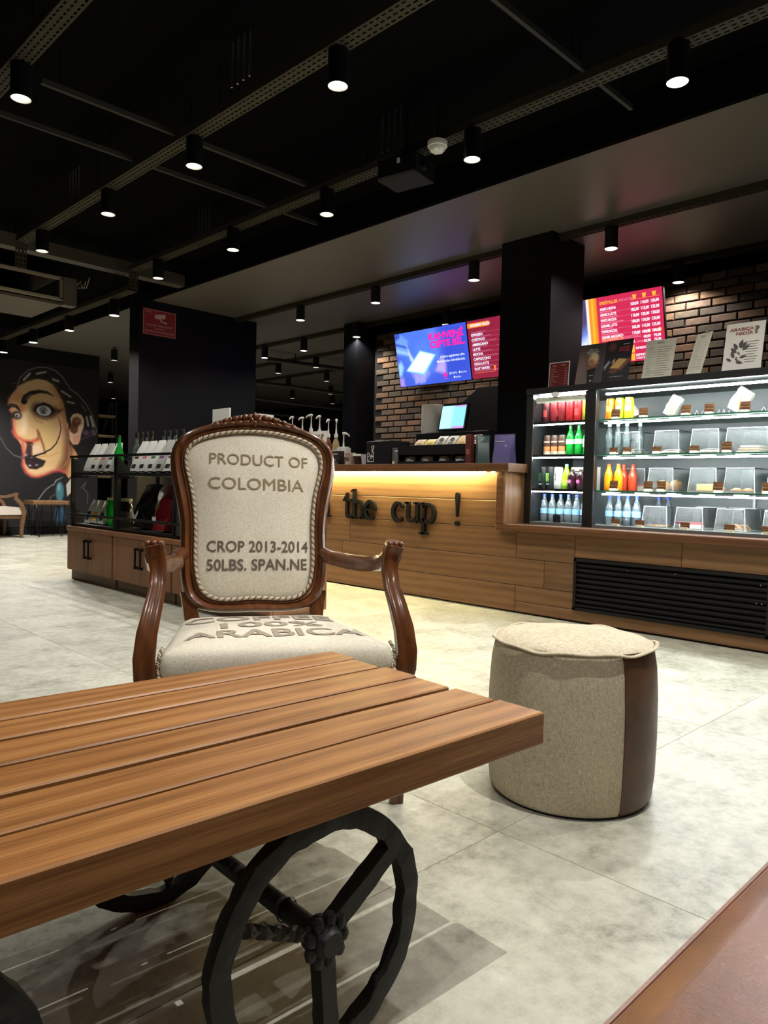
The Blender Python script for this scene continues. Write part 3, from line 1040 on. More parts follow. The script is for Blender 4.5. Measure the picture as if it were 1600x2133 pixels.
# sideburn, ear
P1([(700, 480), (800, 580), (775, 640), (765, 690), (735, 690), (720, 600)], (36, 28, 28), 14)
P1([(770, 640), (800, 590), (850, 575), (900, 590), (930, 640), (930, 720), (900, 800), (885, 880), (860, 930), (800, 930), (765, 880), (755, 780), (785, 720)], (228, 196, 166), 7)
P1([(790, 840), (880, 820), (880, 900), (840, 930), (800, 925)], (222, 148, 120), 20, 0.7)
P1([(772, 740), (800, 640), (845, 615), (890, 640), (895, 690), (862, 720), (852, 790), (812, 812), (772, 785)], (92, 50, 34), 12)
E1((850, 660), 30, 26, (164, 108, 72), 14, 0.8)
E1((820, 760), 22, 30, (140, 84, 54), 12, 0.7)
# moustache
L1([(370, 1085), (470, 1048), (560, 995), (615, 930), (650, 840), (665, 760), (652, 690), (632, 632)], [20, 16, 13, 12, 11, 9, 7, 3], (30, 22, 20), 4)
L1([(430, 1085), (540, 1075), (640, 1030)], 6, (170, 110, 70), 6, 0.6)
L1([(262, 1112), (160, 1085), (80, 1010), (40, 940), (0, 870), (-60, 800)], [16, 12, 9, 8, 7, 4], (92, 90, 88), 4)
# hair shine
for p, w in (([(255, 268), (320, 192)], 22), ([(390, 188), (490, 155)], 20), ([(570, 225), (632, 242)], 20), ([(668, 345), (770, 398)], 18), ([(735, 456), (812, 468)], 16),
             ([(960, 612), (980, 705)], 24), ([(1008, 602), (1042, 708)], 28), ([(900, 480), (950, 540)], 14), ([(840, 620), (870, 590)], 10)):
    L1(p, w, (214, 208, 200), 8, 0.85 if w > 15 else 0.4)
E1((955, 790), 40, 30, (120, 88, 112), 18, 0.8)
E1((1040, 775), 28, 34, (120, 88, 112), 16, 0.8)
L1([(900, 870), (990, 830), (1050, 800)], 10, (130, 110, 120), 8, 0.6)
# clothes
P1([(730, 1390), (815, 1270), (830, 1440), (742, 1522)], (196, 190, 180), 6)
E1((660, 1470), 46, 112, (72, 120, 134), 12)
E1((648, 1420), 16, 40, (150, 184, 190), 14, 0.7)
E1((632, 1755), 28, 110, (46, 84, 112), 14)
E1((686, 1745), 30, 105, (46, 84, 112), 14)
L1([(656, 1620), (656, 1850)], 8, (20, 26, 34), 4)
L1([(362, 1830), (378, 1700), (420, 1560), (500, 1450), (582, 1388)], [6, 11, 12, 12, 10], (140, 139, 136), 6)
L1([(588, 1400), (615, 1345), (690, 1305)], [8, 14, 8], (150, 149, 146), 6)
L1([(545, 1572), (556, 1532), (600, 1500)], 8, (110, 109, 106), 5)
L1([(905, 1420), (960, 1350), (930, 1430), (985, 1480), (975, 1600)], 7, (120, 118, 114), 4, 0.8)
mu = thing('wall_mural', 'large painted mural of a dark-haired man with a long upturned moustache', 'mural', (0, 12.4, 0))
kx, kz = 0.00142573, 0.00146507
A.obj('painting', 1500 * kx, 1800 * kz, M['paint_art'], mu, frame((3.84157 - 400 * kx + 0.01, -0.004, 2.86078 - 1860 * kz - 0.012), (1, 0, 0), (0, 0, 1)), skew=0.0)
# ============================================================ SERVICE COUNTER
ct = thing('service_counter', 'long oak plank bar counter with black words on its front and a low ledge', 'counter', (4.45, 0, 0))
# carcass behind the planks (sits a little back so that the plank joints read dark)
B().box((0.018, 3.2, 0.0), (0.70, 7.95, 1.02)).box((0.018, 0.2, 0.0), (0.70, 3.2, 0.60)).obj('carcass', colm(40, 28, 20, 0.8), ct)
Zr = [0.012, 0.203, 0.398, 0.612, 0.812, 1.022]
def plank(y0, y1, z0, z1):
    g_ = 0.0014
    L_, H_ = y1 - y0 - 2 * g_, z1 - z0 - 2 * g_
    b = B().chbox((0, -L_ / 2, -H_ / 2), (0.018, L_ / 2, H_ / 2), 0.003, 0)
    b.obj('plank', M['counter'], ct, loc=(0, (y0 + y1) / 2, (z0 + z1) / 2))
for r, cuts in enumerate(([0.2, 3.108, 5.4, 7.95], None, [0.2, 1.9, 3.108, 4.9, 7.95], [3.24, 5.75, 7.95], [3.24, 6.6, 7.95])):
    if r == 1:      # the row that the grille cuts into
        cuts = [2.63, 2.868, 5.0, 7.95]
    z0, z1 = Zr[r], Zr[r + 1]
    for a, b_ in zip(cuts[:-1], cuts[1:]):
        if r == 0 and a == 0.2:
            plank(0.2, 3.108, 0.012, 0.088)
            plank(2.63, 3.108, 0.088, 0.203)
        elif r == 2 and a < 2:
            plank(a, b_, 0.44, z1) if b_ < 2 else (plank(a, 2.63, 0.44, z1), plank(2.63, b_, z0, z1))
        else:
            plank(a, b_, z0, z1)
plank(0.2, 1.385, 0.088, 0.44)
# worktop, end frame and ledge
B().chbox((-0.065, 3.155, 1.022), (0.66, 7.95, 1.085), 0.004, 0).obj('worktop', M['countertop'], ct)
B().chbox((-0.05, 3.20, 0.646), (0.0, 3.265, 1.0215), 0.003, 0).obj('frame_post', M['countertop'], ct)
B().box((-0.05, 3.185, 0.645), (0.24, 3.20, 1.022)).obj('end_panel', M['counterv'], ct)
B().chbox((-0.05, 0.2, 0.597), (0.24, 3.265, 0.645), 0.005, 0).obj('ledge', M['countertop'], ct)
# warm strip under the worktop
B().box((-0.057, 3.45, 1.0145), (-0.045, 7.6, 1.0215)).obj('led_strip', M['ledwarm'], ct)
for y in (3.28, 3.36, 3.40):
    B().box((-0.062, y, 1.0145), (-0.052, y + 0.025, 1.0215)).obj('led_strip', M['ledwarm'], ct)
B().box((-0.012, 3.15, 0.0), (-0.002, 4.2, 0.006)).obj('floor_strip', M['steel'], ct)
# black louvred grille
gr = B()
gr.box((-0.012, 1.385, 0.088), (0.004, 1.405, 0.44)).box((-0.012, 2.61, 0.088), (0.004, 2.63, 0.44)).box((-0.012, 1.385, 0.42), (0.004, 2.63, 0.44)).box((-0.012, 1.385, 0.088), (0.004, 2.63, 0.108))
gf = gr.obj('grille_frame', M['black'], ct)
sm = B().box((-0.016, -0.6025, -0.003), (0.016, 0.6025, 0.003)).mesh('grille_slat')
for k in range(9):
    link('grille_slat', sm, M['black'], gf, (0.004, 2.0075, 0.127 + k * 0.0345), (0, math.radians(-32), 0))
for y, z in ((1.44, 0.385), (1.43, 0.28), (1.46, 0.28), (2.24, 0.39), (1.93, 0.40)):
    B().cyl((-0.013, y, z), (-0.003, y, z), 0.004, 8).obj('screw', M['steel'], gf)

# ---- black letters
def ribbon(b, pts, ws, mx):
    n = len(pts)
    ws = ws if isinstance(ws, (list, tuple)) else [ws] * n
    L_, R_ = [], []
    for i in range(n):
        a, c = pts[max(0, i - 1)], pts[min(n - 1, i + 1)]
        dx, dy = c[0] - a[0], c[1] - a[1]
        d = math.hypot(dx, dy) or 1
        w = ws[i] / 2
        L_.append((pts[i][0] - dy / d * w, pts[i][1] + dx / d * w))
        R_.append((pts[i][0] + dy / d * w, pts[i][1] - dx / d * w))
    for i in range(n - 1):
        b.prism([R_[i], R_[i + 1], L_[i + 1], L_[i]], 0, 1, mx)
def arc(cx, cy, rx, ry, a0, a1, n=18):
    return [(cx + rx * math.cos(math.radians(a0 + (a1 - a0) * k / n)), cy + ry * math.sin(math.radians(a0 + (a1 - a0) * k / n))) for k in range(n + 1)]
def glyph(ch):
    s = []
    if ch == 't':
        s += [([(0.38, 1.36), (0.38, 0.25), (0.44, 0.1), (0.56, 0.06), (0.74, 0.12)], [0.1, 0.2, 0.19, 0.15, 0.08]), ([(0.08, 0.96), (0.74, 0.96)], 0.13), ([(0.18, 1.0), (0.36, 1.32)], [0.1, 0.06])]
    if ch in 'hn':
        top = 1.55 if ch == 'h' else 1.0
        s += [([(0.26, 0), (0.26, top)], 0.2), ([(0.0, 0.05), (0.52, 0.05)], 0.1), ([(0.02, top - 0.1), (0.3, top - 0.03)], 0.1),
              ([(0.3, 0.7), (0.4, 0.88), (0.58, 0.95), (0.75, 0.9), (0.84, 0.74), (0.85, 0.5), (0.85, 0)], [0.08, 0.12, 0.15, 0.17, 0.19, 0.2, 0.2]), ([(0.6, 0.05), (1.1, 0.05)], 0.1)]
    if ch == 'e':
        s += [(arc(0.46, 0.49, 0.37, 0.45, 2, 318), [0.1] + [0.13] * 4 + [0.19] * 10 + [0.12] * 4), ([(0.1, 0.52), (0.86, 0.52)], 0.09)]
    if ch == 'c':
        s += [(arc(0.46, 0.49, 0.37, 0.45, 48, 318), [0.12] * 4 + [0.2] * 11 + [0.12] * 4), (arc(0.70, 0.76, 0.05, 0.05, 0, 360, 10), 0.1)]
    if ch == 'u':
        s += [([(0.22, 1.0), (0.22, 0.3), (0.3, 0.1), (0.46, 0.05), (0.64, 0.1), (0.8, 0.28)], [0.2, 0.2, 0.18, 0.13, 0.1, 0.08]), ([(0.0, 0.95), (0.3, 0.95)], 0.1),
              ([(0.82, 1.0), (0.82, 0.02)], 0.2), ([(0.6, 0.95), (0.86, 0.95)], 0.1), ([(0.8, 0.05), (1.06, 0.05)], 0.1)]
    if ch == 'p':
        s += [([(0.26, 1.0), (0.26, -0.52)], 0.2), ([(0.0, -0.48), (0.54, -0.48)], 0.1), ([(0.02, 0.92), (0.28, 0.97)], 0.1), (arc(0.54, 0.49, 0.36, 0.45, 145, -145), [0.08] + [0.13] * 5 + [0.2] * 8 + [0.13] * 5)]
    return s
def letter(ch, y, zb, k):
    """letters read towards -y on the counter front"""
    mx = Matrix(((0, 0, -0.026, -0.003), (-k, 0, 0, y), (0, k, 0, zb), (0, 0, 0, 1)))
    b = B()
    if ch == '!':
        for p in ([(0.0, 0.42), (0.09, 0.9), (0.15, 1.5)],):
            b.prism([(0.10, 0.40), (0.16, 0.40), (0.19, 0.9), (0.24, 1.36), (0.22, 1.48), (0.13, 1.53), (0.04, 1.48), (0.02, 1.36), (0.07, 0.9)], 0, 1, mx)
        b.prism(arc(0.13, 0.1, 0.11, 0.11, 0, 342, 18), 0, 1, mx)
    elif ch == 'i':
        ribbon(b, [(0.26, 0), (0.26, 1.0)], 0.2, mx)
        ribbon(b, [(0.0, 0.05), (0.52, 0.05)], 0.1, mx)
        ribbon(b, [(0.02, 0.93), (0.28, 0.97)], 0.1, mx)
        b.prism(arc(0.26, 1.32, 0.12, 0.12, 0, 342, 18), 0, 1, mx)
    else:
        for p, w in glyph(ch):
            ribbon(b, p, w, mx)
    b.obj('letter', M['letter'], ct, fix=True)
for ch, y in (('i', 5.475), ('n', 5.34), ('t', 4.99), ('h', 4.875), ('e', 4.702), ('c', 4.363), ('u', 4.212), ('p', 4.045), ('!', 3.675)):
    letter(ch, y, 0.606, 0.168)

# ============================================================ DISPLAY CASE
dc = thing('display_case', 'tall black glass-fronted chilled display case full of drinks and pastries', 'display case', (4.64, 0, 0))
X1 = 0.60
B().box((0.0, 3.13, 0.645), (X1, 3.185, 1.60)).obj('side_post', M['caseblack'], dc)
B().box((-0.004, 2.618, 0.645), (0.05, 2.695, 1.595)).obj('divider_post', M['caseblack'], dc)
B().box((0.05, 2.655, 0.665), (X1, 2.665, 1.58)).obj('divider_pane', M['glass'], dc)
B().box((-0.006, 2.612, 0.665), (0.0, 2.618, 1.585)).obj('edge_profile', M['steel'], dc)
B().box((0.0, 3.122, 0.665), (0.006, 3.13, 1.56)).obj('edge_profile', M['steel'], dc)
B().box((-0.01, 0.5, 1.597), (X1 + 0.02, 3.185, 1.643)).obj('top_panel', M['caseblack'], dc)
B().box((0.0, 0.5, 0.6455), (X1, 3.13, 0.662)).obj('base_panel', colm(120, 122, 122, 0.3), dc)
B().box((X1 - 0.02, 0.5, 0.662), (X1, 3.13, 1.60)).obj('back_panel', M['caseback'], dc)
B().box((0.0, 0.46, 0.645), (X1, 0.5, 1.643)).obj('side_post', M['caseblack'], dc)
B().box((0.004, 2.70, 0.662), (0.009, 3.12, 1.55)).obj('glass_pane', M['glass'], dc)
B().box((0.004, 0.5, 0.662), (0.010, 2.61, 1.595)).obj('glass_pane', M['glass'], dc)
for y in (2.4, 1.75, 1.1):
    B().box((X1 - 0.035, y - 0.008, 0.662), (X1 - 0.0205, y + 0.008, 0.90)).obj('door_stile', M['steel'], dc)
SH = (0.662, 0.903, 1.151, 1.392)
for z in SH[1:]:
    B().box((0.02, 2.70, z - 0.010), (X1 - 0.03, 3.125, z)).obj('shelf', M['shelfglass'], dc)
    B().box((0.012, 2.70, z - 0.014), (0.02, 3.125, z + 0.003)).obj('shelf_edge', M['caseblack'], dc)
    B().box((0.018, 2.705, z - 0.0225), (0.030, 3.12, z - 0.0145)).obj('led_strip', M['led'], dc)
    B().box((0.02, 0.5, z - 0.010), (X1 - 0.03, 2.61, z)).obj('shelf', M['shelfglass'], dc)
    B().box((0.014, 0.5, z - 0.010), (0.02, 2.61, z)).obj('shelf_edge', M['glassedge'], dc)
    B().box((0.022, 0.5, z - 0.031), (0.040, 2.56, z - 0.022)).obj('led_strip', M['led'], dc)
    for y in (2.52, 2.31, 2.09, 1.88, 1.67):
        B().box((0.06, y - 0.03, z - 0.018), (0.16, y + 0.03, z - 0.0105)).obj('shelf_bracket', colm(196, 198, 196), dc)
B().box((0.03, 0.5, 1.560), (0.052, 2.56, 1.572)).obj('led_strip', M['led'], dc)
B().box((0.07, 2.705, 1.58), (0.085, 3.12, 1.592)).obj('led_strip', M['led'], dc)
B().cyl((0.035, 2.71, 1.555), (0.035, 3.115, 1.555), 0.021, 16).obj('roller_blind', colm(196, 192, 174, 0.6), dc, 40)
B().lathe([(0.0, 0.0), (0.022, 0.003), (0.027, 0.012), (0.024, 0.02)], 20, mx=Matrix.Translation((-0.0, 2.935, 1.585)) @ Matrix.Rotation(-PI / 2, 4, 'Y') @ Matrix.Diagonal((0.7, 1.3, 1, 1))).obj('latch', M['white'], dc, 40)

# ---- generic drinks
def can_meshes(r=0.031, h=0.155):
    body = B().lathe([(r * 0.80, 0.0), (r * 0.95, 0.004), (r, 0.012), (r, h - 0.016), (r * 0.86, h - 0.004)], 18).mesh('body', 45)
    rim = B().lathe([(r * 0.86, h - 0.004), (r * 0.89, h), (r * 0.83, h), (r * 0.80, h - 0.004), (0.0, h - 0.005)], 18, cap=False).mesh('rim', 45)
    tab = B().cbox((0.004, 0, h - 0.002), (0.02, 0.012, 0.002)).mesh('pull_tab')
    return body, rim, tab
can_s = can_meshes()
can_f = can_meshes(0.029, 0.165)
can_t = can_meshes(0.033, 0.168)
def can(x, y, z, label, m, group, ms=can_s, rz=0.0):
    t = thing('drink_can', label, 'can', (x, y, z), rz, group)
    link('can_body', ms[0], m, t)
    link('can_rim', ms[1], M['steel'], t)
    link('pull_tab', ms[2], M['steel'], t)
    return t
def bottle(x, y, z, label, m, cap, group, prof, band=None, capr=0.013, name='drink_bottle', caph=0.02, n=16):
    t = thing(name, label, 'bottle', (x, y, z), 0, group)
    key = ('bot', id(prof))
    B().lathe(prof, n).obj('bottle_body', m, t, 50)
    top = prof[-1][1]
    B().lathe([(capr, top - 0.006), (capr, top + caph - 0.006), (capr * 0.9, top + caph - 0.003)], 14).obj('cap', cap, t, 40)
    if band:
        B().lathe([(band[0], band[1]), (band[0], band[2])], n, cap=False).obj('paper_label', band[3], t, 50)
    return t
P_SODA = [(0.026, 0), (0.030, 0.006), (0.031, 0.02), (0.029, 0.06), (0.031, 0.11), (0.030, 0.13), (0.020, 0.165), (0.012, 0.19), (0.012, 0.205)]
P_WATER = [(0.027, 0), (0.031, 0.006), (0.031, 0.05), (0.028, 0.06), (0.031, 0.07), (0.031, 0.11), (0.028, 0.13), (0.017, 0.165), (0.012, 0.175), (0.012, 0.19)]
P_JUICE = [(0.027, 0), (0.031, 0.008), (0.031, 0.09), (0.028, 0.115), (0.017, 0.145), (0.014, 0.155), (0.014, 0.17)]
P_SHORT = [(0.028, 0), (0.033, 0.008), (0.034, 0.085), (0.030, 0.108), (0.019, 0.122), (0.016, 0.13)]
XI = 4.785
G1 = 'cans in the left bay of the display case'
red, dred, gold = colm(150, 18, 26, 0.45), colm(112, 18, 25, 0.45), colm(150, 132, 36, 0.45)
names = [('black and dark red', colm(70, 16, 20, 0.45)), ('dark red', dred), ('dark red', dred), ('red', red), ('bright red', colm(166, 22, 28, 0.45)), ('olive gold', gold)]
for k, (y, (nm, m)) in enumerate(zip((3.10, 3.035, 2.968, 2.901, 2.834, 2.767), names)):
    t = can(XI, y, 1.392, nm + ' drink can, %s from the left on the top left case shelf' % ORD[k], m, G1, can_t, PI / 2 * k)
    if k < 5:
        B().lathe([(0.0334, 0.05), (0.0334, 0.10)], 18, cap=False, a0=PI * 0.8, a1=PI * 1.15).obj('printed_mark', colm(196, 70, 72, 0.4), t)
    else:
        B().lathe([(0.0334, 0.075), (0.0334, 0.11)], 18, cap=False, a0=PI * 0.7, a1=PI * 1.3).obj('printed_mark', colm(40, 36, 24, 0.4), t)
for k, y in enumerate((3.085, 3.022, 2.959)):
    t = can(XI, y, 1.151, 'brown iced coffee can with pale base, %s of three on the second case shelf' % ORD[k], colm(70, 44, 34, 0.4), 'coffee cans in the display case', can_s)
    B().lathe([(0.0315, 0.012), (0.0315, 0.035)], 18, cap=False).obj('printed_base', colm(220, 204, 180), t)
    B().lathe([(0.0314, 0.035), (0.0314, 0.07)], 18, cap=False, a0=PI * 0.75, a1=PI * 1.35).obj('printed_mark', colm(204, 120, 70), t)
    B().lathe([(0.0314, 0.10), (0.0314, 0.11)], 18, cap=False, a0=PI * 0.7, a1=PI * 1.3).obj('printed_name', colm(214, 190, 160), t)
for k, (y, m) in enumerate(((2.895, M['greenglass']), (2.826, M['greenglass']), (2.757, M['greenglass']))):
    bottle(XI, y, 1.151, 'bright green soda bottle, %s of three beside the brown coffee cans' % ORD[k], m, colm(60, 110, 60), 'green soda bottles', P_SODA,
           band=((0.0317, 0.085, 0.12, colm(190, 224, 190)) if k < 2 else (0.0317, 0.06, 0.12, colm(206, 228, 212))))
claw = B()
for k in range(3):
    x0 = -0.012 + 0.012 * k
    claw.prism([(x0 - 0.003, 0.052 + 0.004 * (k % 2)), (x0 + 0.002, 0.07), (x0 - 0.001, 0.09), (x0 + 0.004, 0.12), (x0 - 0.005, 0.122), (x0 - 0.006, 0.09), (x0 - 0.004, 0.07)], 0, 0.0008)
claw_me = claw.mesh('claw_mark', fix=True)
for k, (y, nm, m, cm_) in enumerate(((3.112, 'black energy drink can at the far left end of the third case shelf', colm(16, 18, 18, 0.55), colm(30, 90, 40)),
                                   (3.048, 'black energy drink can with a bright green claw mark', colm(18, 20, 19, 0.55), colm(120, 214, 70)),
                                   (2.984, 'pale silver energy drink can with a dark claw mark', colm(206, 208, 200, 0.3), colm(70, 72, 70)))):
    t = can(XI, y, 0.903, nm, m, None, can_t)
    o = link('claw_mark', claw_me, cm_, t)
    o.matrix_local = frame((-0.0312 - 0.002, 0.004, 0.0), (0.35, -1, 0), (0, 0, 1))
    tx = Txt()
    tx.put('MONSTER' if k else 'ENERGY', 0, 0, 0.009, 0.036, 'C', 0.01)
    tx.obj('printed_name', colm(210, 214, 206), t, frame((-0.0335, 0.0, 0.034), (0.3, -1, 0), (0, 0, 1)))
bottle(XI, 2.918, 0.903, 'lime green juice bottle beside the pale can', colm(150, 206, 40, 0.25), colm(120, 200, 190), None, P_JUICE, band=(0.0316, 0.03, 0.075, colm(168, 216, 70)))
for k, y in enumerate((2.852, 2.782)):
    t = bottle(XI - 0.03, y, 0.903, 'short dark berry drink bottle with a pink spot, %s of two' % ('left one' if k == 0 else 'right one'), colm(50, 22, 30, 0.2), colm(60, 30, 40), 'dark berry drinks', P_SHORT)
    B().cyl((-0.0335, 0.004, 0.06), (-0.0352, 0.004, 0.06), 0.014, 16).obj('printed_spot', colm(196, 90, 140), t)
bottle(XI + 0.03, 2.735, 0.903, 'bright orange drink bottle standing just left of the case divider', colm(246, 110, 10, 0.25), colm(240, 110, 20), None, P_JUICE)
# strip of little printed cards behind the drinks
rc = thing('shelf_card_strip', 'white printed card strip behind the berry drinks in the case', 'card', (4.9, 2.83, 0.903))
B().box((0, -0.12, 0), (0.004, 0.12, 0.17)).obj('card', M['paper'], rc)
tx = Txt()
for k in range(2):
    tx.rect(0.03, 0.135 - 0.02 * k, 0.115, 0.142 - 0.02 * k)
    tx.rect(0.125, 0.135 - 0.02 * k, 0.21, 0.142 - 0.02 * k)
tx.obj('printed_text', colm(60, 60, 60), rc, frame((-0.001, 0.12, 0), (0, -1, 0), (0, 0, 1)))
# water bottles
bl = colm(70, 100, 200)
for k, y in enumerate((3.10, 3.03, 2.96, 2.893, 2.826, 2.759)):
    bottle(XI, y, 0.662, 'clear water bottle with a blue cap, %s from the left on the case floor' % ORD[k], M['water'], bl, 'water bottles in the left bay', P_WATER,
           band=(0.0317, 0.06, 0.10, colm(150, 196, 226)))
for k, y in enumerate((2.575, 2.508, 2.441, 2.374)):
    bottle(XI + 0.02, y, 0.662, 'blue-capped water bottle just right of the case divider, %s from the left' % ORD[k], M['water'], bl, 'water bottles right of the divider', P_WATER,
           band=(0.0317, 0.06, 0.10, colm(150, 196, 226)))
    if k < 3:
        bottle(XI + 0.10, y - 0.03, 0.662, 'water bottle in the back row right of the divider, %s from the left' % ORD[k], M['water'], bl, 'water bottles right of the divider', P_WATER,
               band=(0.0317, 0.06, 0.10, colm(150, 196, 226)))
for k, y in enumerate((2.30, 2.232)):
    bottle(4.98, y, 0.662, 'clear water bottle standing behind the first low pastry box, %s one' % ('left' if k == 0 else 'right'), M['water'], bl, 'water bottles behind the boxes', P_WATER)
hd = thing('card_holder', 'small black card holder standing before the water bottles', 'card holder', (4.69, 2.93, 0.662))
B().box((-0.004, -0.026, 0), (0.02, 0.026, 0.004)).obj('foot', M['black'], hd)
B().box((-0.002, -0.03, 0.004), (0.004, 0.03, 0.055)).obj('face', M['black'], hd)
# right bay, top shelf
for k, (y, nm, m) in enumerate(((2.585, 'orange', colm(240, 130, 30, 0.3)), (2.515, 'yellow green', colm(190, 200, 40, 0.3)), (2.446, 'yellow', colm(226, 214, 40, 0.3)))):
    t = can(XI, y, 1.392, nm + ' drink can on the top shelf right of the divider', m, None, can_s)
    B().lathe([(0.0315, 0.06), (0.0315, 0.10)], 18, cap=False, a0=PI * 0.8, a1=PI * 1.25).obj('printed_mark', colm(120, 180, 130) if k else colm(250, 190, 90), t)
for k, y in enumerate((2.585, 2.52, 2.455, 2.39)):
    bottle(XI + (0.06 if k == 3 else 0), y, 1.151, 'clear glass water bottle on the second shelf by the divider, %s from the left' % ORD[k], M['clearbottle'], colm(190, 214, 214), 'clear glass bottles', P_SODA)
for k, y in enumerate((2.58, 2.508)):
    bottle(XI, y, 0.903, 'orange juice bottle on the third shelf right of the divider, %s one' % ('left' if k == 0 else 'right'), colm(250, 150, 20, 0.25), colm(236, 90, 40), 'orange juice bottles', P_JUICE)
for k, y in enumerate((2.52, 2.452)):
    bottle(XI + 0.10, y, 0.903, 'red and orange drink bottle in the back row of the third shelf, %s one' % ('left' if k == 0 else 'right'), colm(226, 80, 50, 0.25), colm(220, 60, 40), 'red and orange drinks', P_JUICE)

# price tags: brown wood-look cards in clear feet
def price_tag(y, z, label, h=0.05, w=0.062, x=4.70, low=False):
    t = thing('price_tag', label, 'price tag', (x, y, z), math.radians(random.uniform(-4, 4)), 'price tags in the display case')
    B().box((-0.012, -w * 0.35, 0), (0.024, w * 0.35, 0.016)).obj('tag_foot', colm(206, 192, 160) if not low else colm(180, 150, 110), t)
    mx = Matrix.Translation((0, 0, 0.012)) @ Matrix.Rotation(math.radians(8), 4, 'Y')
    B().box((-0.001, -w / 2, 0), (0.001, w / 2, h), mx).obj('tag_card', colm(118, 72, 44), t)
    B().box((-0.0016, -w / 2 + 0.004, h * 0.34), (-0.001, w / 2 - 0.004, h * 0.5), mx).box((-0.0016, -w / 2 + 0.004, h * 0.7), (-0.001, w / 2 - 0.02, h * 0.78), mx).obj('printed_lines', colm(170, 120, 84), t)
    B().box((-0.004, -w / 2 - 0.002, 0), (-0.0025, w / 2 + 0.002, h + 0.006), mx).obj('clear_holder', M['glass'], t)
for z, row, ys in ((1.392, 'top', (2.50, 2.30, 2.016, 1.868, 1.656)), (1.151, 'second', (2.505, 2.407, 2.198, 1.952, 1.754)), (0.903, 'third', (2.497, 2.249, 2.16, 1.795, 1.512)), (0.662, 'lowest', (2.473, 2.30, 1.994, 1.718, 1.502))):
    for k, y in enumerate(ys):
        hh_ = 0.036 if z < 0.7 or (z > 1.1 and z < 1.2 and k < 4) else 0.056
        price_tag(y, z, 'brown price tag on the %s shelf of the case, %s from the left' % (row, ORD[k]), hh_)

# acrylic boxes
def acrylic_box(y0, y1, z, h, label, depth=0.30, x=4.785):
    t = thing('acrylic_box', label, 'clear box', (x, (y0 + y1) / 2, z), 0, 'clear pastry boxes in the case')
    w = abs(y1 - y0)
    w2 = w / 2
    th = 0.003
    ins = 0.012
    b = B()
    bot = [(0, -w2, 0), (depth, -w2, 0), (depth, w2, 0), (0, w2, 0)]
    top = [(ins, -w2 + ins, h), (depth - ins, -w2 + ins, h), (depth - ins, w2 - ins, h), (ins, w2 - ins, h)]
    b.rings([bot, top], capa=False)
    o = b.obj('clear_cover', M['acrylic'], t)
    e = B()
    for k in range(4):
        e.tube([top[k], top[(k + 1) % 4]], 0.0028, 6)
        e.tube([bot[k], top[k]], 0.0022, 6)
    e.obj('cover_edges', M['acrylicedge'], t)
    B().box((0.002, -w2 + 0.004, 0.0005), (depth - 0.002, w2 - 0.004, 0.006)).obj('tray', colm(232, 228, 216), t)
for z, h, row, L_ in ((1.151, 0.158, 'second', ((2.548, 2.357), (2.269, 2.086), (2.019, 1.831), (1.799, 1.54), (1.50, 1.28))),
                     (0.903, 0.157, 'third', ((2.41, 2.335), (2.301, 2.116), (2.021, 1.838), (1.797, 1.609), (1.545, 1.34))),
                     (0.662, 0.14, 'lowest', ((2.329, 2.149), (2.103, 1.913), (1.843, 1.655), (1.56, 1.36)))):
    for k, (a, b_) in enumerate(L_):
        if row == 'third' and k == 0:
            a, b_ = 2.575, 2.366
            acrylic_box(a, b_, z, h, 'clear pastry box on the third shelf, first from the left, beside the orange drinks', 0.26, 4.80 + 0.10)
            continue
        acrylic_box(a, b_, z, h, 'clear pastry box on the %s case shelf, %s from the left' % (row, ORD[k]))
for k, (a, b_) in enumerate(((2.082, 1.892), (1.867, 1.70))):
    o = tag(B().box((5.10, b_, 0.802), (5.21, a, 0.806)).box((5.095, b_ - 0.003, 0.80), (5.10, a + 0.003, 0.81)).obj('box_lid', M['acrylicedge']), 'clear flat lid lying behind the lowest boxes, %s one' % ('left' if k == 0 else 'right'), 'lid', 'clear lids')
    B().box((5.12, b_ + 0.01, 0.662), (5.20, a - 0.01, 0.80)).obj('lid_stand', M['acrylic'], o)

def blob(t, name, c, d, m, n=14, seedv=0, rough=0.12, sm=60):
    rg = random.Random(seedv)
    R_ = []
    ph = [rg.uniform(0, 6) for _ in range(4)]
    for i in range(7):
        a = -PI / 2 + PI * i / 6
        zz, rr = math.sin(a), max(0.02, math.cos(a)) ** 0.6
        R_.append([(c[0] + d[0] * rr * math.cos(2 * PI * k / n) * (1 + rough * math.sin(3 * 2 * PI * k / n + ph[0] + i)), c[1] + d[1] * rr * math.sin(2 * PI * k / n) * (1 + rough * math.sin(2 * 2 * PI * k / n + ph[1])),
                    c[2] + d[2] * (zz * 0.5 + 0.5)) for k in range(n)])
    return B().rings(R_).obj(name, m, t, sm)
cream, crust = colm(238, 226, 196, 0.7), colm(206, 146, 78, 0.7)
# second shelf pastries
for k, (y, nm) in enumerate(((2.44, 'flat white pastry'), (2.18, 'pale sliced pastry'), (1.92, 'low cream pastry'), (1.67, 'stacked toast sandwich'))):
    t = thing('pastry', '%s in the %s clear box of the second case shelf' % (nm, ORD[k]), 'pastry', (4.90, y, 1.158), 0, 'pastries in the display case')
    if k < 3:
        B().chbox((-0.05, -0.06, 0), (0.06, 0.06, 0.022), 0.012, 0).obj('cake_base', cream, t)
        blob(t, 'topping', (0, 0, 0.02), (0.05, 0.055, 0.012 if k else 0.02), M['white'], seedv=k)
    else:
        for j in range(3):
            B().prism([(-0.07, 0.07 - 0.01 * j), (0.05, 0.06), (0.05, -0.07), (-0.06, -0.06)], 0.016 * j, 0.016 * j + 0.012).obj('toast_slice', cream if j % 2 == 0 else colm(226, 190, 140, 0.8), t)
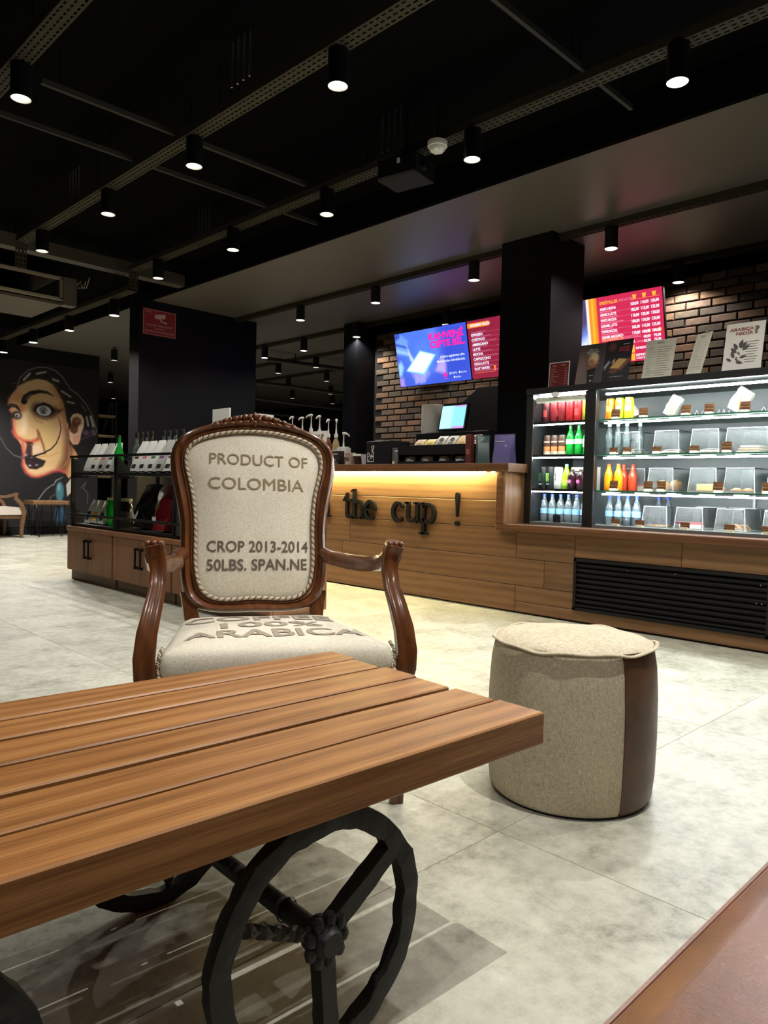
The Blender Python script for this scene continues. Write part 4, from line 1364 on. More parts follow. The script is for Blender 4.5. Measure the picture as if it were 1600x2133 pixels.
# third shelf
t = thing('cake_slice', 'white cake slice with a red top in the first box of the third shelf', 'cake', (5.03, 2.46, 0.91))
B().box((-0.05, -0.075, 0), (0.05, 0.075, 0.03)).obj('sponge', cream, t)
B().box((-0.05, -0.075, 0.03), (0.05, 0.075, 0.042)).obj('red_glaze', colm(206, 60, 60, 0.3), t)
for k, (y, dx, s) in enumerate(((2.225, 0, 1.0), (2.165, 0.07, 1.1))):
    t = thing('bread_bun', ('golden round bun, front one in the second box of the third shelf', 'golden round bun, rear one in the second box of the third shelf')[k], 'bun', (4.87 + dx, y, 0.9095), 0, 'golden buns')
    blob(t, 'bun_body', (0, 0, 0), (0.042 * s, 0.042 * s, 0.066 * s), crust, 18, 3 + k, 0.05)
    for j in range(3):
        B().sweep([(0.043 * s * math.cos(a) * -1, 0.012 * (j - 1), 0.035 * s + 0.034 * s * math.sin(a)) for a in np.linspace(0.0, 1.4, 6)], [(-0.003, -0.002), (0.003, -0.002), (0.003, 0.002), (-0.003, 0.002)]).obj('crust_slash', colm(236, 196, 130, 0.7), t)
t = thing('yellow_cake', 'block of yellow sponge cake in the third box of the third shelf', 'cake', (4.88, 1.93, 0.9095))
B().chbox((-0.05, -0.055, 0), (0.05, 0.055, 0.04), 0.006, 0).obj('sponge', colm(240, 206, 110, 0.7), t)
B().box((-0.046, -0.053, 0.04), (0.05, 0.053, 0.05)).obj('glaze', colm(248, 226, 140, 0.4), t)
for k, y in enumerate((1.75, 1.68, 1.47)):
    t = thing('flat_pastry', ('round golden flat pastry, left one in the fourth box of the third shelf', 'round golden flat pastry, right one in the fourth box of the third shelf', 'golden flat pastry in the fifth box of the third shelf')[k], 'pastry', (4.88, y, 0.9095), 0, 'flat pastries')
    blob(t, 'pastry_body', (0, 0, 0), (0.05, 0.034, 0.022), crust, 16, 9 + k, 0.08)
    blob(t, 'filling', (0, 0, 0.016), (0.025, 0.018, 0.012), cream, 12, 5 + k, 0.05)
# lowest shelf
t = thing('candy_box', 'small red and white candy box in the second lowest box', 'box', (4.87, 2.02, 0.669), 0.1)
B().box((-0.03, -0.07, 0), (0.03, 0.07, 0.035)).obj('carton', colm(226, 214, 210), t)
B().box((-0.032, -0.072, 0.024), (0.032, 0.072, 0.038)).obj('carton_lid', colm(190, 40, 60), t)
t = thing('breadsticks', 'small heap of crossed brown breadsticks in the third lowest box', 'breadsticks', (4.88, 1.715, 0.669))
for k in range(7):
    a0_ = random.uniform(-0.5, 0.5)
    y0_ = -0.06 + 0.018 * k
    B().tube([(0.0, y0_, 0.006), (0.01 * (k % 3), y0_ + 0.03 * math.cos(a0_), 0.035), (0.0, y0_ + 0.05 * math.cos(a0_), 0.012 + 0.012 * (k % 2))], 0.0055, 6).obj('breadstick', crust if k % 2 else colm(190, 130, 80, 0.7), t)
t = thing('flat_cookies', 'thin brown cookies lying flat in the first lowest box', 'cookies', (4.88, 2.24, 0.6685))
for k in range(3):
    B().lathe([(0.0, 0), (0.03, 0.0), (0.032, 0.004), (0.028, 0.009), (0.0, 0.01)], 16, (0.0, -0.05 + 0.05 * k, 0), cap=False).obj('cookie', crust, t, 50)
# wrapped sandwiches
for k, (y, w, h, tilt, nm) in enumerate(((2.44, 0.13, 0.10, -0.5, 'low wrapped sandwich beside the yellow can'), (2.20, 0.13, 0.14, 0.5, 'white wrapped sandwich standing tilted, middle of the top shelf'), (1.775, 0.16, 0.15, 0.55, 'largest white wrapped sandwich, tilted, right part of the top shelf'))):
    t = thing('wrapped_sandwich', nm, 'sandwich', (4.86, y, 1.392), 0, 'wrapped sandwiches')
    rg = random.Random(k)
    lift = 0.5 * w * 0.62 * abs(math.sin(tilt)) + 0.004
    mx = Matrix.Translation((0, 0.0, lift)) @ Matrix.Rotation(tilt, 4, 'X')
    R_ = []
    W_ = w * 0.62
    for i in range(8):
        u = i / 7
        th_ = 0.004 + 0.030 * math.sin(PI * min(1, u * 0.9 + 0.1)) ** 0.7
        ww = W_ / 2 * (1.0 if u < 0.75 else 1.0 + 0.25 * (u - 0.75))
        R_.append([(px * th_ + rg.uniform(-0.003, 0.003), py * ww + rg.uniform(-0.004, 0.004), u * h + (rg.uniform(-0.008, 0.008) if i == 7 else 0)) for px, py in ((-0.6, -1), (-1, -0.4), (-1, 0.4), (-0.6, 1), (0.6, 1), (1, 0.4), (1, -0.4), (0.6, -1))])
    B().rings(R_, mx=mx).obj('paper_wrap', colm(192, 187, 174, 0.7), t, 25, fix=True)
    B().prism([(-W_ * 0.36, h * 0.25), (-W_ * 0.22, h * 0.2), (W_ * 0.1, h * 0.62), (-W_ * 0.05, h * 0.68)], -0.037, -0.030, mx @ Matrix(((0, 0, 1, 0), (1, 0, 0, 0), (0, 1, 0, 0), (0, 0, 0, 1)))).obj('bread_edge', colm(206, 160, 100, 0.8), t, fix=True)
    B().chbox((-0.03, -w * 0.34, 0.0), (0.04, w * 0.30, 0.02), 0.008, 0).obj('crumpled_foot', colm(186, 182, 172, 0.7), t)
# zigzag wire racks
for k, (y0, y1) in enumerate(((2.19, 2.10), (2.05, 1.96), (1.90, 1.84), (1.64, 1.38))):
    t = thing('wire_rack', 'white zigzag wire rack on the top case shelf, %s from the left' % ORD[k], 'wire rack', (4.90, 0, 1.392), 0, 'zigzag wire racks')
    nz_ = max(2, int((y0 - y1) / 0.045))
    for dx in (0.0, 0.09):
        B().tube([(dx, y0 + (y1 - y0) * i / (2 * nz_), 0.004 if i % 2 == 0 else 0.05) for i in range(2 * nz_ + 1)], 0.003, 6).obj('zigzag_wire', colm(226, 228, 226), t)
    B().tube([(0.0, y0, 0.004), (0.09, y0, 0.004)], 0.003, 6).tube([(0.0, y1, 0.004), (0.09, y1, 0.004)], 0.003, 6).obj('cross_wire', colm(226, 228, 226), t)

# ============================================================ POSTERS on the case
def poster(name, label, y0, y1, h, lean, x=4.77, acc=None):
    t = thing(name, label, 'poster', (x, y0, 1.643), 0)
    w = y0 - y1
    a = math.radians(lean)
    up_ = (math.sin(a), 0, math.cos(a))
    F = frame((0, 0, 0.004), (0, -1, 0), up_)
    mx = F.copy()
    B().box((0, 0, -0.004), (w, h, -0.0012), mx).obj('backing', colm(40, 38, 36) if acc is None else acc, t)
    B().box((0.0, -w * 0.92, 0), (0.07, -w * 0.08, 0.004)).obj('stand_foot', M['acrylicedge'], t)
    B().tube([(0.068, -w / 2, 0.004), (h * 0.55 * math.sin(a), -w / 2, h * 0.55 * math.cos(a))], 0.003, 6).obj('stand_strut', M['acrylicedge'], t)
    return t, F, w
def above(F, d=0.0006):
    return F @ Matrix.Translation((0, 0, d))
lines = lambda tx, x0, x1, ys, h=0.003, rg=random.Random(3): [tx.rect(x0, y, x0 + (x1 - x0) * rg.uniform(0.75, 1.0), y + h) for y in ys]
wt = colm(236, 232, 226, 0.7)
t, F, w = poster('price_menu', 'small dark red price menu in a white frame left on the case', 3.092, 2.918, 0.20, 4, acc=M['white'])
B().box((0.008, 0.006, 0), (w - 0.008, 0.192, 0.0006), F).obj('printed_field', colm(120, 34, 36, 0.5), t)
tx = Txt()
tx.put('SICAK', 0.03, 0.168, 0.010, 0.035, bold=0.01)
tx.put('SOĞUK', 0.10, 0.170, 0.010, 0.045, bold=0.01)
for k, s in enumerate(('ESPRESSO', 'AMERICANO', 'LATTE', 'CAPPUCCINO', 'MOCHA', 'FLAT WHITE', 'ÇAY', 'SALEP')):
    tx.put(s, 0.018, 0.145 - 0.0185 * k, 0.007)
    tx.put('%d,00' % (60 + 5 * k), 0.155, 0.145 - 0.0185 * k, 0.007, align='R')
tx.obj('printed_text', colm(226, 196, 190), t, above(F, 0.001))
# drink poster
t, F, w = poster('drink_poster', 'brown leaning drink poster with a dark cup and a pale iced top', 2.87, 2.66, 0.32, 14)
A = Art(84, 128, (112, 96, 90))
A.poly([(0, 0), (84, 0), (84, 128), (0, 128)], (104, 92, 88), 1)
A.poly([(30, -5), (90, -5), (90, 140), (52, 140)], (78, 72, 74), 14)
A.ell((10, 70), 22, 40, (146, 124, 116), 14, 0.8)
A.ell((12, 120), 30, 24, (128, 108, 102), 10, 0.8)
A.poly([(33, 74), (61, 70), (56, 122), (40, 124)], (34, 26, 26), 1.2)
A.poly([(30, 70), (62, 63), (63, 72), (33, 78)], (150, 104, 74), 2)
A.ell((49, 48), 16, 20, (206, 176, 128), 3)
A.ell((52, 42), 11, 13, (232, 206, 160), 4)
A.ell((44, 56), 8, 8, (168, 124, 84), 4)
A.line([(34, 72), (70, 60)], 5, (150, 96, 70), 2)
A.ell((49, 112), 3, 3, (214, 206, 200), 1)
A.obj('printed_picture', w, 0.32, M['print_art'], t, above(F))
tx = Txt()
tx.put('İÇİNDE ARA', 0.075, 0.272, 0.010, 0.07, bold=0.01, shear=0.1)
tx.put('SERİNLETEN', 0.062, 0.254, 0.012, 0.095, bold=0.015)
tx.put('LEZZET', 0.070, 0.238, 0.011, 0.06, bold=0.015)
tx.put('ARABICA', 0.105, 0.075, 0.008, 0.035, bold=0.02)
tx.put('AFFOGATO', 0.045, 0.008, 0.008)
tx.obj('printed_text', wt, t, above(F, 0.0012))
# phone poster
t, F, w = poster('app_poster', 'dark leaning poster showing a hand with a glowing phone', 2.66, 2.46, 0.325, 14)
A = Art(84, 132, (34, 34, 36))
A.poly([(0, 0), (34, 0), (28, 40), (0, 50)], (58, 34, 34), 5)
A.ell((22, 18), 12, 12, (140, 84, 80), 5, 0.7)
A.poly([(0, 40), (26, 36), (22, 70), (0, 80)], (40, 32, 40), 4)
A.poly([(2, 78), (16, 60), (20, 66), (6, 88)], (176, 182, 200), 3)
A.poly([(46, 56), (74, 60), (50, 88), (20, 84)], (216, 176, 104), 1.5)
A.poly([(20, 84), (50, 88), (50, 92), (22, 88)], (90, 50, 36), 1.5)
A.line([(56, 88), (80, 62)], 9, (140, 84, 66), 3)
A.ell((34, 94), 14, 6, (120, 72, 56), 3)
A.ell((31, 64), 3, 8, (226, 190, 150), 2, rot=0.3)
A.obj('printed_picture', w, 0.325, M['print_art'], t, above(F))
tx = Txt()
tx.put('ARABICA', 0.13, 0.287, 0.009, 0.05, bold=0.015)
tx.put('ÇIKTI: APP STORE & GOOGLE PLAY', 0.06, 0.05, 0.006, 0.10)
tx.put('İNDİRİN', 0.085, 0.012, 0.007)
tx.obj('printed_text', wt, t, above(F, 0.0012))
tx = Txt()
tx.put('KAHVENİ', 0.105, 0.258, 0.014, 0.075, bold=0.03)
tx.put('CEPTE BİL', 0.10, 0.238, 0.014, 0.085, bold=0.03)
tx.obj('printed_title', colm(196, 60, 70), t, above(F, 0.0012))
# two text menus
for k, (y0, y1, h, lean, lab) in enumerate(((2.36, 2.155, 0.292, 15, 'beige leaning text menu right of the phone poster'), (2.06, 1.93, 0.30, 18, 'narrow beige text menu turned aside, right of the other text menu'))):
    t, F, w = poster('text_menu', lab, y0, y1, h, lean, acc=M['beigepaper'])
    if k == 1:
        t.rotation_euler = (0, 0, math.radians(-24))
        B().box((w * 0.55, h - 0.004, 0.001), (w * 0.75, h + 0.008, 0.004), F).obj('clip', M['steel'], t)
    tx = Txt()
    tx.put('MENU', w / 2, h - 0.03, 0.012, 0.05, 'C', bold=0.02)
    rg = random.Random(k)
    items = ['ESPRESSO', 'DOPPIO', 'MACCHIATO', 'AMERICANO', 'CORTADO', 'LATTE', 'MOCHA', 'FLAT WHITE', 'AFFOGATO', 'FRAPPE', 'LIMONATA', 'SOUTHERN TEA', 'MATCHA']
    for j, s in enumerate(items):
        yy = h - 0.06 - 0.0165 * j
        if yy > 0.015:
            tx.put(s, 0.02, yy, 0.007)
            tx.rect(0.085, yy + 0.001, 0.085 + (w - 0.10) * rg.uniform(0.6, 1), yy + 0.0035)
    tx.obj('printed_text', colm(150, 144, 126), t, above(F, 0.001))
# Arabica poster
def arabica(t, F, w, h):
    tx = Txt()
    tx.put('ARABICA', w * 0.10, h * 0.84, h * 0.062, w * 0.62, bold=0.03)
    tx.put('NEDİR', w * 0.27, h * 0.755, h * 0.062, w * 0.44, bold=0.03)
    tx.obj('printed_title', colm(140, 66, 50), t, above(F, 0.001))
    tx = Txt()
    tx.put('?', w * 0.73, h * 0.765, h * 0.14, w * 0.13, bold=0.05)
    for k in range(9):
        tx.rect(w * 0.56, h * (0.60 - 0.05 * k), w * (0.88 - 0.03 * (k % 3)), h * (0.608 - 0.05 * k))
    tx.put('arabica', w * 0.4, h * 0.03, h * 0.018, w * 0.14)
    tx.obj('printed_text', colm(96, 84, 78), t, above(F, 0.001))
    lf = Txt()
    def leaf(x, y, L_, a, ww):
        pts = []
        for i in range(13):
            u = i / 12
            pts.append((u * L_, ww * L_ * math.sin(PI * u ** 0.9)))
        for i in range(11, 0, -1):
            u = i / 12
            pts.append((u * L_, -ww * L_ * math.sin(PI * u ** 0.9)))
        ca, sa = math.cos(a), math.sin(a)
        lf.poly([(x + px * ca - py * sa, y + px * sa + py * ca) for px, py in pts])
    S = h
    for x, y, L_, a in ((0.28, 0.50, 0.17, 1.25), (0.30, 0.48, 0.17, 0.85), (0.34, 0.44, 0.16, 0.7), (0.25, 0.46, 0.16, 2.1), (0.24, 0.40, 0.16, 2.4), (0.20, 0.30, 0.15, 2.0), (0.30, 0.30, 0.13, 0.2), (0.24, 0.22, 0.14, -0.25), (0.16, 0.24, 0.12, 2.6)):
        leaf(x * S, y * S, L_ * S, a, 0.22)
    lf.obj('printed_leaves', colm(74, 66, 66), t, above(F, 0.001))
    br = Txt()
    for x, y in ((0.27, 0.40), (0.29, 0.37), (0.25, 0.30), (0.24, 0.27), (0.27, 0.25)):
        br.poly(arc(x * S, y * S, 0.018 * S, 0.018 * S, 0, 330, 11))
    br.obj('printed_berries', colm(120, 84, 74), t, above(F, 0.0014))
t, F, w = poster('coffee_poster', 'white poster asking ARABICA NEDİR with a coffee branch, rightmost on the case', 1.83, 1.60, 0.325, 12, acc=M['paper'])
arabica(t, F, w, 0.325)

# ============================================================ SCREENS on the brick wall
def screen(label, yc, w=1.115, h=0.64):
    t = thing('menu_screen', label, 'screen', (6.63, yc, 2.14), 0, None)
    a = math.radians(-12.5)
    F = frame((0, w / 2, 0), (0, -1, 0), (math.sin(a), 0, math.cos(a)))
    B().box((-0.008, -0.008, -0.035), (w + 0.008, h + 0.008, -0.002), F).obj('casing', M['blackplastic'], t)
    B().box((w * 0.35, h * 0.3, -0.09), (w * 0.65, h * 0.6, -0.035), F).obj('wall_bracket', M['black'], t)
    B().box((0.085, -0.09, 0.15), (0.10, 0.09, 0.45)).obj('wall_plate', M['black'], t)
    return t, F, w, h
# blue app advert
t, F, w, h = screen('blue screen showing a hand holding a white phone, left of the column', 5.867)
A = Art(180, 104, (66, 96, 226))
A.poly([(120, 0), (180, 0), (180, 104), (120, 104)], (60, 84, 214), 12)
A.ell((60, 30), 50, 60, (84, 128, 240), 18, 0.9)
A.poly([(48, 40), (58, 22), (80, 20), (92, 44), (98, 80), (60, 84)], (92, 132, 240), 6)
A.poly([(86, 0), (104, 0), (112, 60), (96, 60)], (104, 136, 242), 6, 0.8)
A.poly([(0, 8), (16, 2), (34, 16), (30, 44), (0, 40)], (120, 170, 248), 4, 0.9)
A.line([(0, 20), (32, 30)], 4, (60, 86, 200), 2)
A.line([(0, 32), (32, 42)], 5, (170, 210, 252), 3)
A.poly([(0, 4), (12, 0), (14, 8), (0, 14)], (60, 80, 190), 3)
A.poly([(30, 26), (38, 44), (46, 56), (40, 64), (34, 50)], (214, 230, 254), 3)
A.poly([(0, 60), (10, 54), (16, 66), (8, 82), (0, 84)], (160, 214, 252), 4)
A.poly([(0, 86), (12, 86), (14, 104), (0, 104)], (176, 150, 226), 4)
A.poly([(106, 62), (118, 54), (124, 70), (122, 88), (106, 84), (96, 80)], (190, 168, 238), 4)
A.poly([(32, 74), (56, 84), (76, 70), (82, 84), (66, 98), (48, 98), (38, 88)], (150, 150, 240), 4)
for k in range(4):
    A.line([(46 + 7 * k, 84), (44 + 7 * k, 98 - 2 * (k % 2))], 6, (168, 164, 242), 2)
A.poly([(62, 38), (102, 50), (68, 86), (20, 74)], (120, 214, 252), 1.5)
A.poly([(63, 40), (98, 50), (66, 82), (24, 73)], (252, 255, 255), 1.5)
A.obj('screen_picture', w, h, M['screen_art'], t, above(F, 0))
tx = Txt()
tx.put('KAHVENİ', w * 0.49, h * 0.79, h * 0.115, w * 0.47, bold=0.05)
tx.put('CEPTE BİL.', w * 0.50, h * 0.645, h * 0.115, w * 0.47, bold=0.05)
tx.poly(arc(w * 0.665, h * 0.145, 0.032, 0.032, 180, 360, 12) + [(w * 0.68, h * 0.16), (w * 0.665, h * 0.2), (w * 0.65, h * 0.16)])
tx.put('arabica', w * 0.635, h * 0.055, h * 0.025, w * 0.06)
tx.obj('screen_title', glow(255, 40, 170, 1.2), t, above(F, 0.001))
tx = Txt()
tx.put('Arabica uygulaması çıktı,', w * 0.62, h * 0.445, h * 0.045, w * 0.33, bold=0.01)
tx.put('Marketlerden indirebilirsiniz.', w * 0.57, h * 0.365, h * 0.045, w * 0.38, bold=0.01)
tx.put('Google Play', w * 0.745, h * 0.14, h * 0.035, w * 0.08)
tx.put('App Store', w * 0.875, h * 0.14, h * 0.035, w * 0.075)
tx.put('AppGallery', w * 0.80, h * 0.065, h * 0.03, w * 0.07)
tx.poly([(w * 0.725, h * 0.12), (w * 0.74, h * 0.15), (w * 0.725, h * 0.18)])
tx.poly(arc(w * 0.858, h * 0.155, 0.011, 0.014, 0, 340, 12))
tx.rect(w * 0.775, h * 0.06, w * 0.793, h * 0.095)
tx.obj('screen_text', glow(225, 240, 255, 1.3), t, above(F, 0.001))
# red menu, partly behind the column
t, F, w, h = screen('dark red menu screen half hidden behind the right column', 4.733)
B().box((0, 0, -0.001), (w, h, 0), F).obj('screen_field', glow(158, 36, 66, 1.0), t)
tx = Txt()
tx.rect(0.0, h * 0.875, w * 0.27, h * 0.955)
tx.rect(w * 0.28, h * 0.11, w * 0.30, h * 0.2)
tx.rect(w * 0.03, h * 0.095, w * 0.29, h * 0.10)
tx.obj('screen_banner', glow(255, 140, 50, 1.2), t, above(F, 0.001))
tx = Txt()
for k, s in enumerate(('ESPRESSO BAZLI', 'ESPRESSO', 'CORTADO', 'AMERICANO', 'LATTE', 'MOCHA', 'CAPPUCCINO', 'CHAI LATTE', 'FLAT WHITE')):
    yy = h * (0.815 - 0.083 * k) if k else h * 0.895
    tx.put(s, w * 0.04, yy, h * 0.042, bold=0.03)
    tx.put('%d,00' % (80 + 5 * k), w * 0.6, yy, h * 0.042, bold=0.03)
tx.obj('screen_text', glow(240, 235, 255, 1.3), t, above(F, 0.002))
tx = Txt()
for k in range(9):
    tx.rect(w * 0.04, h * (0.795 - 0.083 * k), w * (0.22 + 0.06 * (k % 3)), h * (0.803 - 0.083 * k))
    tx.rect(w * 0.04, h * (0.78 - 0.083 * k), w * 0.95, h * (0.783 - 0.083 * k))
tx.obj('screen_lines', glow(214, 120, 160, 1.0), t, above(F, 0.0015))
# right menu
t, F, w, h = screen('bright red menu screen with an orange band, right of the right column', 3.60)
A = Art(180, 104, (206, 44, 84))
A.poly([(0, 0), (58, 0), (58, 104), (0, 104)], (84, 70, 120), 1)
A.poly([(0, 70), (30, 62), (58, 40), (58, 104), (0, 104)], (120, 150, 240), 8)
A.poly([(0, 82), (30, 74), (58, 56), (58, 104), (0, 104)], (226, 240, 255), 6)
A.line([(14, 94), (26, 86), (36, 92), (50, 84)], 2, (150, 160, 220), 1.5)
A.poly([(56, 0), (61, 0), (61, 104), (56, 104)], (255, 250, 225), 1)
A.poly([(61, 0), (74, 0), (74, 104), (61, 104)], (255, 150, 30), 1)
A.poly([(65, 0), (69, 0), (69, 104), (65, 104)], (255, 186, 70), 1.5)
A.obj('screen_picture', w, h, M['screen_art'], t, above(F, 0))
tx = Txt()
tx.put('SPESİYALLER', w * 0.44, h * 0.885, h * 0.045, w * 0.17, bold=0.03)
tx.put('GELENEKSELLER', w * 0.44, h * 0.345, h * 0.04, w * 0.2, bold=0.03)
for k in range(3):
    x = w * (0.76 + 0.085 * k)
    tx.poly([(x - 0.02, h * 0.955), (x + 0.02, h * 0.955), (x + 0.013, h * 0.895), (x - 0.013, h * 0.895)])
tx.rect(w * 0.73, h * 0.885, w * 0.98, h * 0.889)
tx.rect(w * 0.70, h * 0.13, w * 0.735, h * 0.24)
tx.rect(w * 0.70, h * 0.015, w * 0.735, h * 0.115)
tx.poly(arc(w * 0.87, h * 0.415, 0.016, 0.016, 0, 340, 12))
tx.poly(arc(w * 0.96, h * 0.415, 0.02, 0.02, 0, 340, 12))
tx.obj('screen_headings', glow(255, 170, 60, 1.3), t, above(F, 0.001))
tx = Txt()
for k, s in enumerate(('ARABICA MOCHA', 'ARABICA LATTE', 'WHITE MOCHA', 'CARAMEL LATTE', 'TOFFEE MOCHA', 'CARAMEL MACCHIATO')):
    yy = h * (0.80 - 0.083 * k)
    tx.put(s, w * 0.44, yy, h * 0.038, w * (0.15 if k < 5 else 0.2), bold=0.03)
    for j in range(3):
        tx.put('%d,00' % (100 + 10 * j + 5 * (k % 3)), w * (0.725 + 0.088 * j), yy + h * 0.01, h * 0.042, w * 0.068, bold=0.03)
tx.put('TÜRK KAHVESİ / TURKISH COFFEE', w * 0.44, h * 0.275, h * 0.036, w * 0.30, bold=0.02)
tx.put('DİBEK KAHVESİ', w * 0.44, h * 0.215, h * 0.036, w * 0.14, bold=0.02)
for j in range(2):
    tx.put('%d,00' % (60 + 10 * j), w * (0.82 + 0.09 * j), h * 0.325, h * 0.038, w * 0.06, bold=0.03)
    tx.put('%d,00' % (65 + 10 * j), w * (0.82 + 0.09 * j), h * 0.265, h * 0.038, w * 0.06, bold=0.03)
tx.put('SMALL', w * 0.81, h * 0.40, h * 0.025, w * 0.045)
tx.put('LARGE', w * 0.90, h * 0.40, h * 0.025, w * 0.045)
tx.put('ESPRESSO', w * 0.745, h * 0.175, h * 0.032, w * 0.1, bold=0.02)
tx.put('ESPRESSO', w * 0.745, h * 0.075, h * 0.032, w * 0.12, bold=0.02)
tx.put('COLD BREW', w * 0.745, h * 0.03, h * 0.032, w * 0.12, bold=0.02)
tx.obj('screen_text', glow(245, 240, 255, 1.35), t, above(F, 0.0015))
tx = Txt()
tx.put('/SPECIALITIES', w * 0.615, h * 0.89, h * 0.035, w * 0.13)
tx.put('/TRADITIONALS', w * 0.645, h * 0.35, h * 0.035, w * 0.15)
tx.put('/SPECIAL EVENINGS', w * 0.67, h * 0.195 + 0.045, h * 0.032, w * 0.18)
for k in range(6):
    tx.rect(w * 0.44, h * (0.775 - 0.083 * k), w * (0.55 + 0.05 * (k % 3)), h * (0.785 - 0.083 * k))
    tx.rect(w * 0.44, h * (0.762 - 0.083 * k), w * 0.98, h * (0.765 - 0.083 * k))
tx.rect(w * 0.44, h * 0.02, w * 0.69, h * 0.025)
tx.obj('screen_lines', glow(255, 150, 180, 1.0), t, above(F, 0.0012))
# ============================================================ ON THE COUNTER
CZ = 1.0855
# paper towel roll and till stand on a low rear shelf; the till
bc = thing('back_counter', 'black back bar cabinet along the brick wall', 'cabinet', (6.1, 0, 0))
B().box((0, 2.2, 0), (0.6, 6.4, 0.90)).obj('body', M['black'], bc)
B().box((-0.02, 2.18, 0.90), (0.62, 6.42, 0.94)).obj('worktop', colm(52, 44, 40, 0.4), bc)
for k in range(7):
    B().box((-0.008, 2.22 + 0.59 * k, 0.1), (0.0, 2.78 + 0.59 * k, 0.86)).obj('door', M['blacksatin'], bc)
stand = thing('till_stand', 'black till stand behind the tea bag box', 'stand', (5.0, 4.19, CZ))
B().chbox((-0.05, -0.42, 0), (0.12, 0.40, 0.30), 0.006, 0).obj('stand_body', M['black'], stand)
ts = thing('till_screen', 'small tilted till screen glowing pale blue above the tea bags', 'screen', (5.0, 4.19, CZ + 0.30), math.radians(4))
a = math.radians(14)
F = frame((-0.03, 0.135, 0.03), (0, -1, 0.02), (math.sin(a), 0, math.cos(a)))
B().box((-0.012, -0.012, -0.03), (0.272, 0.222, -0.001), F).obj('casing', M['blackplastic'], ts)
A = Art(54, 42, (150, 236, 255))
A.poly([(0, 0), (26, 0), (26, 42), (0, 42)], (196, 252, 255), 3)
A.poly([(30, 0), (54, 0), (54, 3), (30, 3)], (226, 150, 240), 1)
A.poly([(28, 38), (54, 38), (54, 42), (28, 42)], (226, 150, 240), 1)
A.obj('screen_picture', 0.26, 0.21, M['screen_art'], ts, F)
B().cyl((0.02, 0, 0), (0.02, 0, 0.1), 0.02, 12).obj('neck', M['blackplastic'], ts)
pr = thing('paper_roll', 'white upright paper towel roll left of the till screen', 'paper roll', (5.08, 4.50, CZ + 0.30))
B().lathe([(0.02, 0.0), (0.105, 0.002), (0.108, 0.01), (0.108, 0.25), (0.104, 0.262), (0.03, 0.264), (0.02, 0.25)], 30).obj('paper_body', M['paper'], pr, 40)
B().lathe([(0.019, 0.0), (0.019, 0.27)], 14).obj('core', colm(150, 120, 90, 0.8), pr, 40)
# dark machine by the column
mg = thing('coffee_grinder', 'large black coffee machine hood beside the right column', 'machine', (5.95, 4.62, 0.94))
B().prism([(-0.42, 0.0), (0.42, 0.0), (0.42, 0.95), (0.08, 0.95), (-0.38, 0.64), (-0.42, 0.62)], -0.22, 0.22, Matrix(((0, 0, 1, 0.05), (-1, 0, 0, 0), (0, 1, 0, 0), (0, 0, 0, 1)))).obj('hood', M['black'], mg, fix=True)
B().box((-0.19, -0.41, 0.05), (-0.17, 0.41, 0.52)).obj('front_panel', M['blacksatin'], mg)
B().lathe([(0.0, 0), (0.016, 0.002), (0.016, 0.03), (0.0, 0.032)], 12, (-0.05, -0.12, 0.95)).obj('knob', M['steel'], mg, 40)
B().tube([(-0.19, 0.42, 0.30), (-0.24, 0.36, 0.26), (-0.24, 0.1, 0.24)], 0.012, 8).obj('handle', M['steel'], mg)

# tea bag display box
tb = thing('tea_display_box', 'long black sloping tea and snack box on the counter', 'display box', (4.60, 4.08, CZ))
n_ = 0.395
B().box((0.0, -n_, 0), (0.30, n_, 0.012)).box((0.28, -n_, 0.012), (0.30, n_, 0.26)).obj('box_base', M['black'], tb)
B().box((0.0, -n_, 0.085), (0.012, n_, 0.165)).obj('upper_fascia', M['black'], tb)
B().box((-0.002, -n_, 0.0), (0.012, n_, 0.03)).obj('lower_fascia', M['black'], tb)
B().box((0.02, -n_, 0.085), (0.28, n_, 0.093)).obj('middle_shelf', M['black'], tb)
for y in (-n_, -0.2, 0.0, 0.2, n_):
    B().box((0.012, y - 0.004, 0.012), (0.28, y + 0.004, 0.165)).obj('divider', M['black'], tb)
tc_ = [(226, 190, 150), (226, 204, 100), (190, 184, 172), (196, 190, 176), (220, 184, 120), (216, 200, 170)]
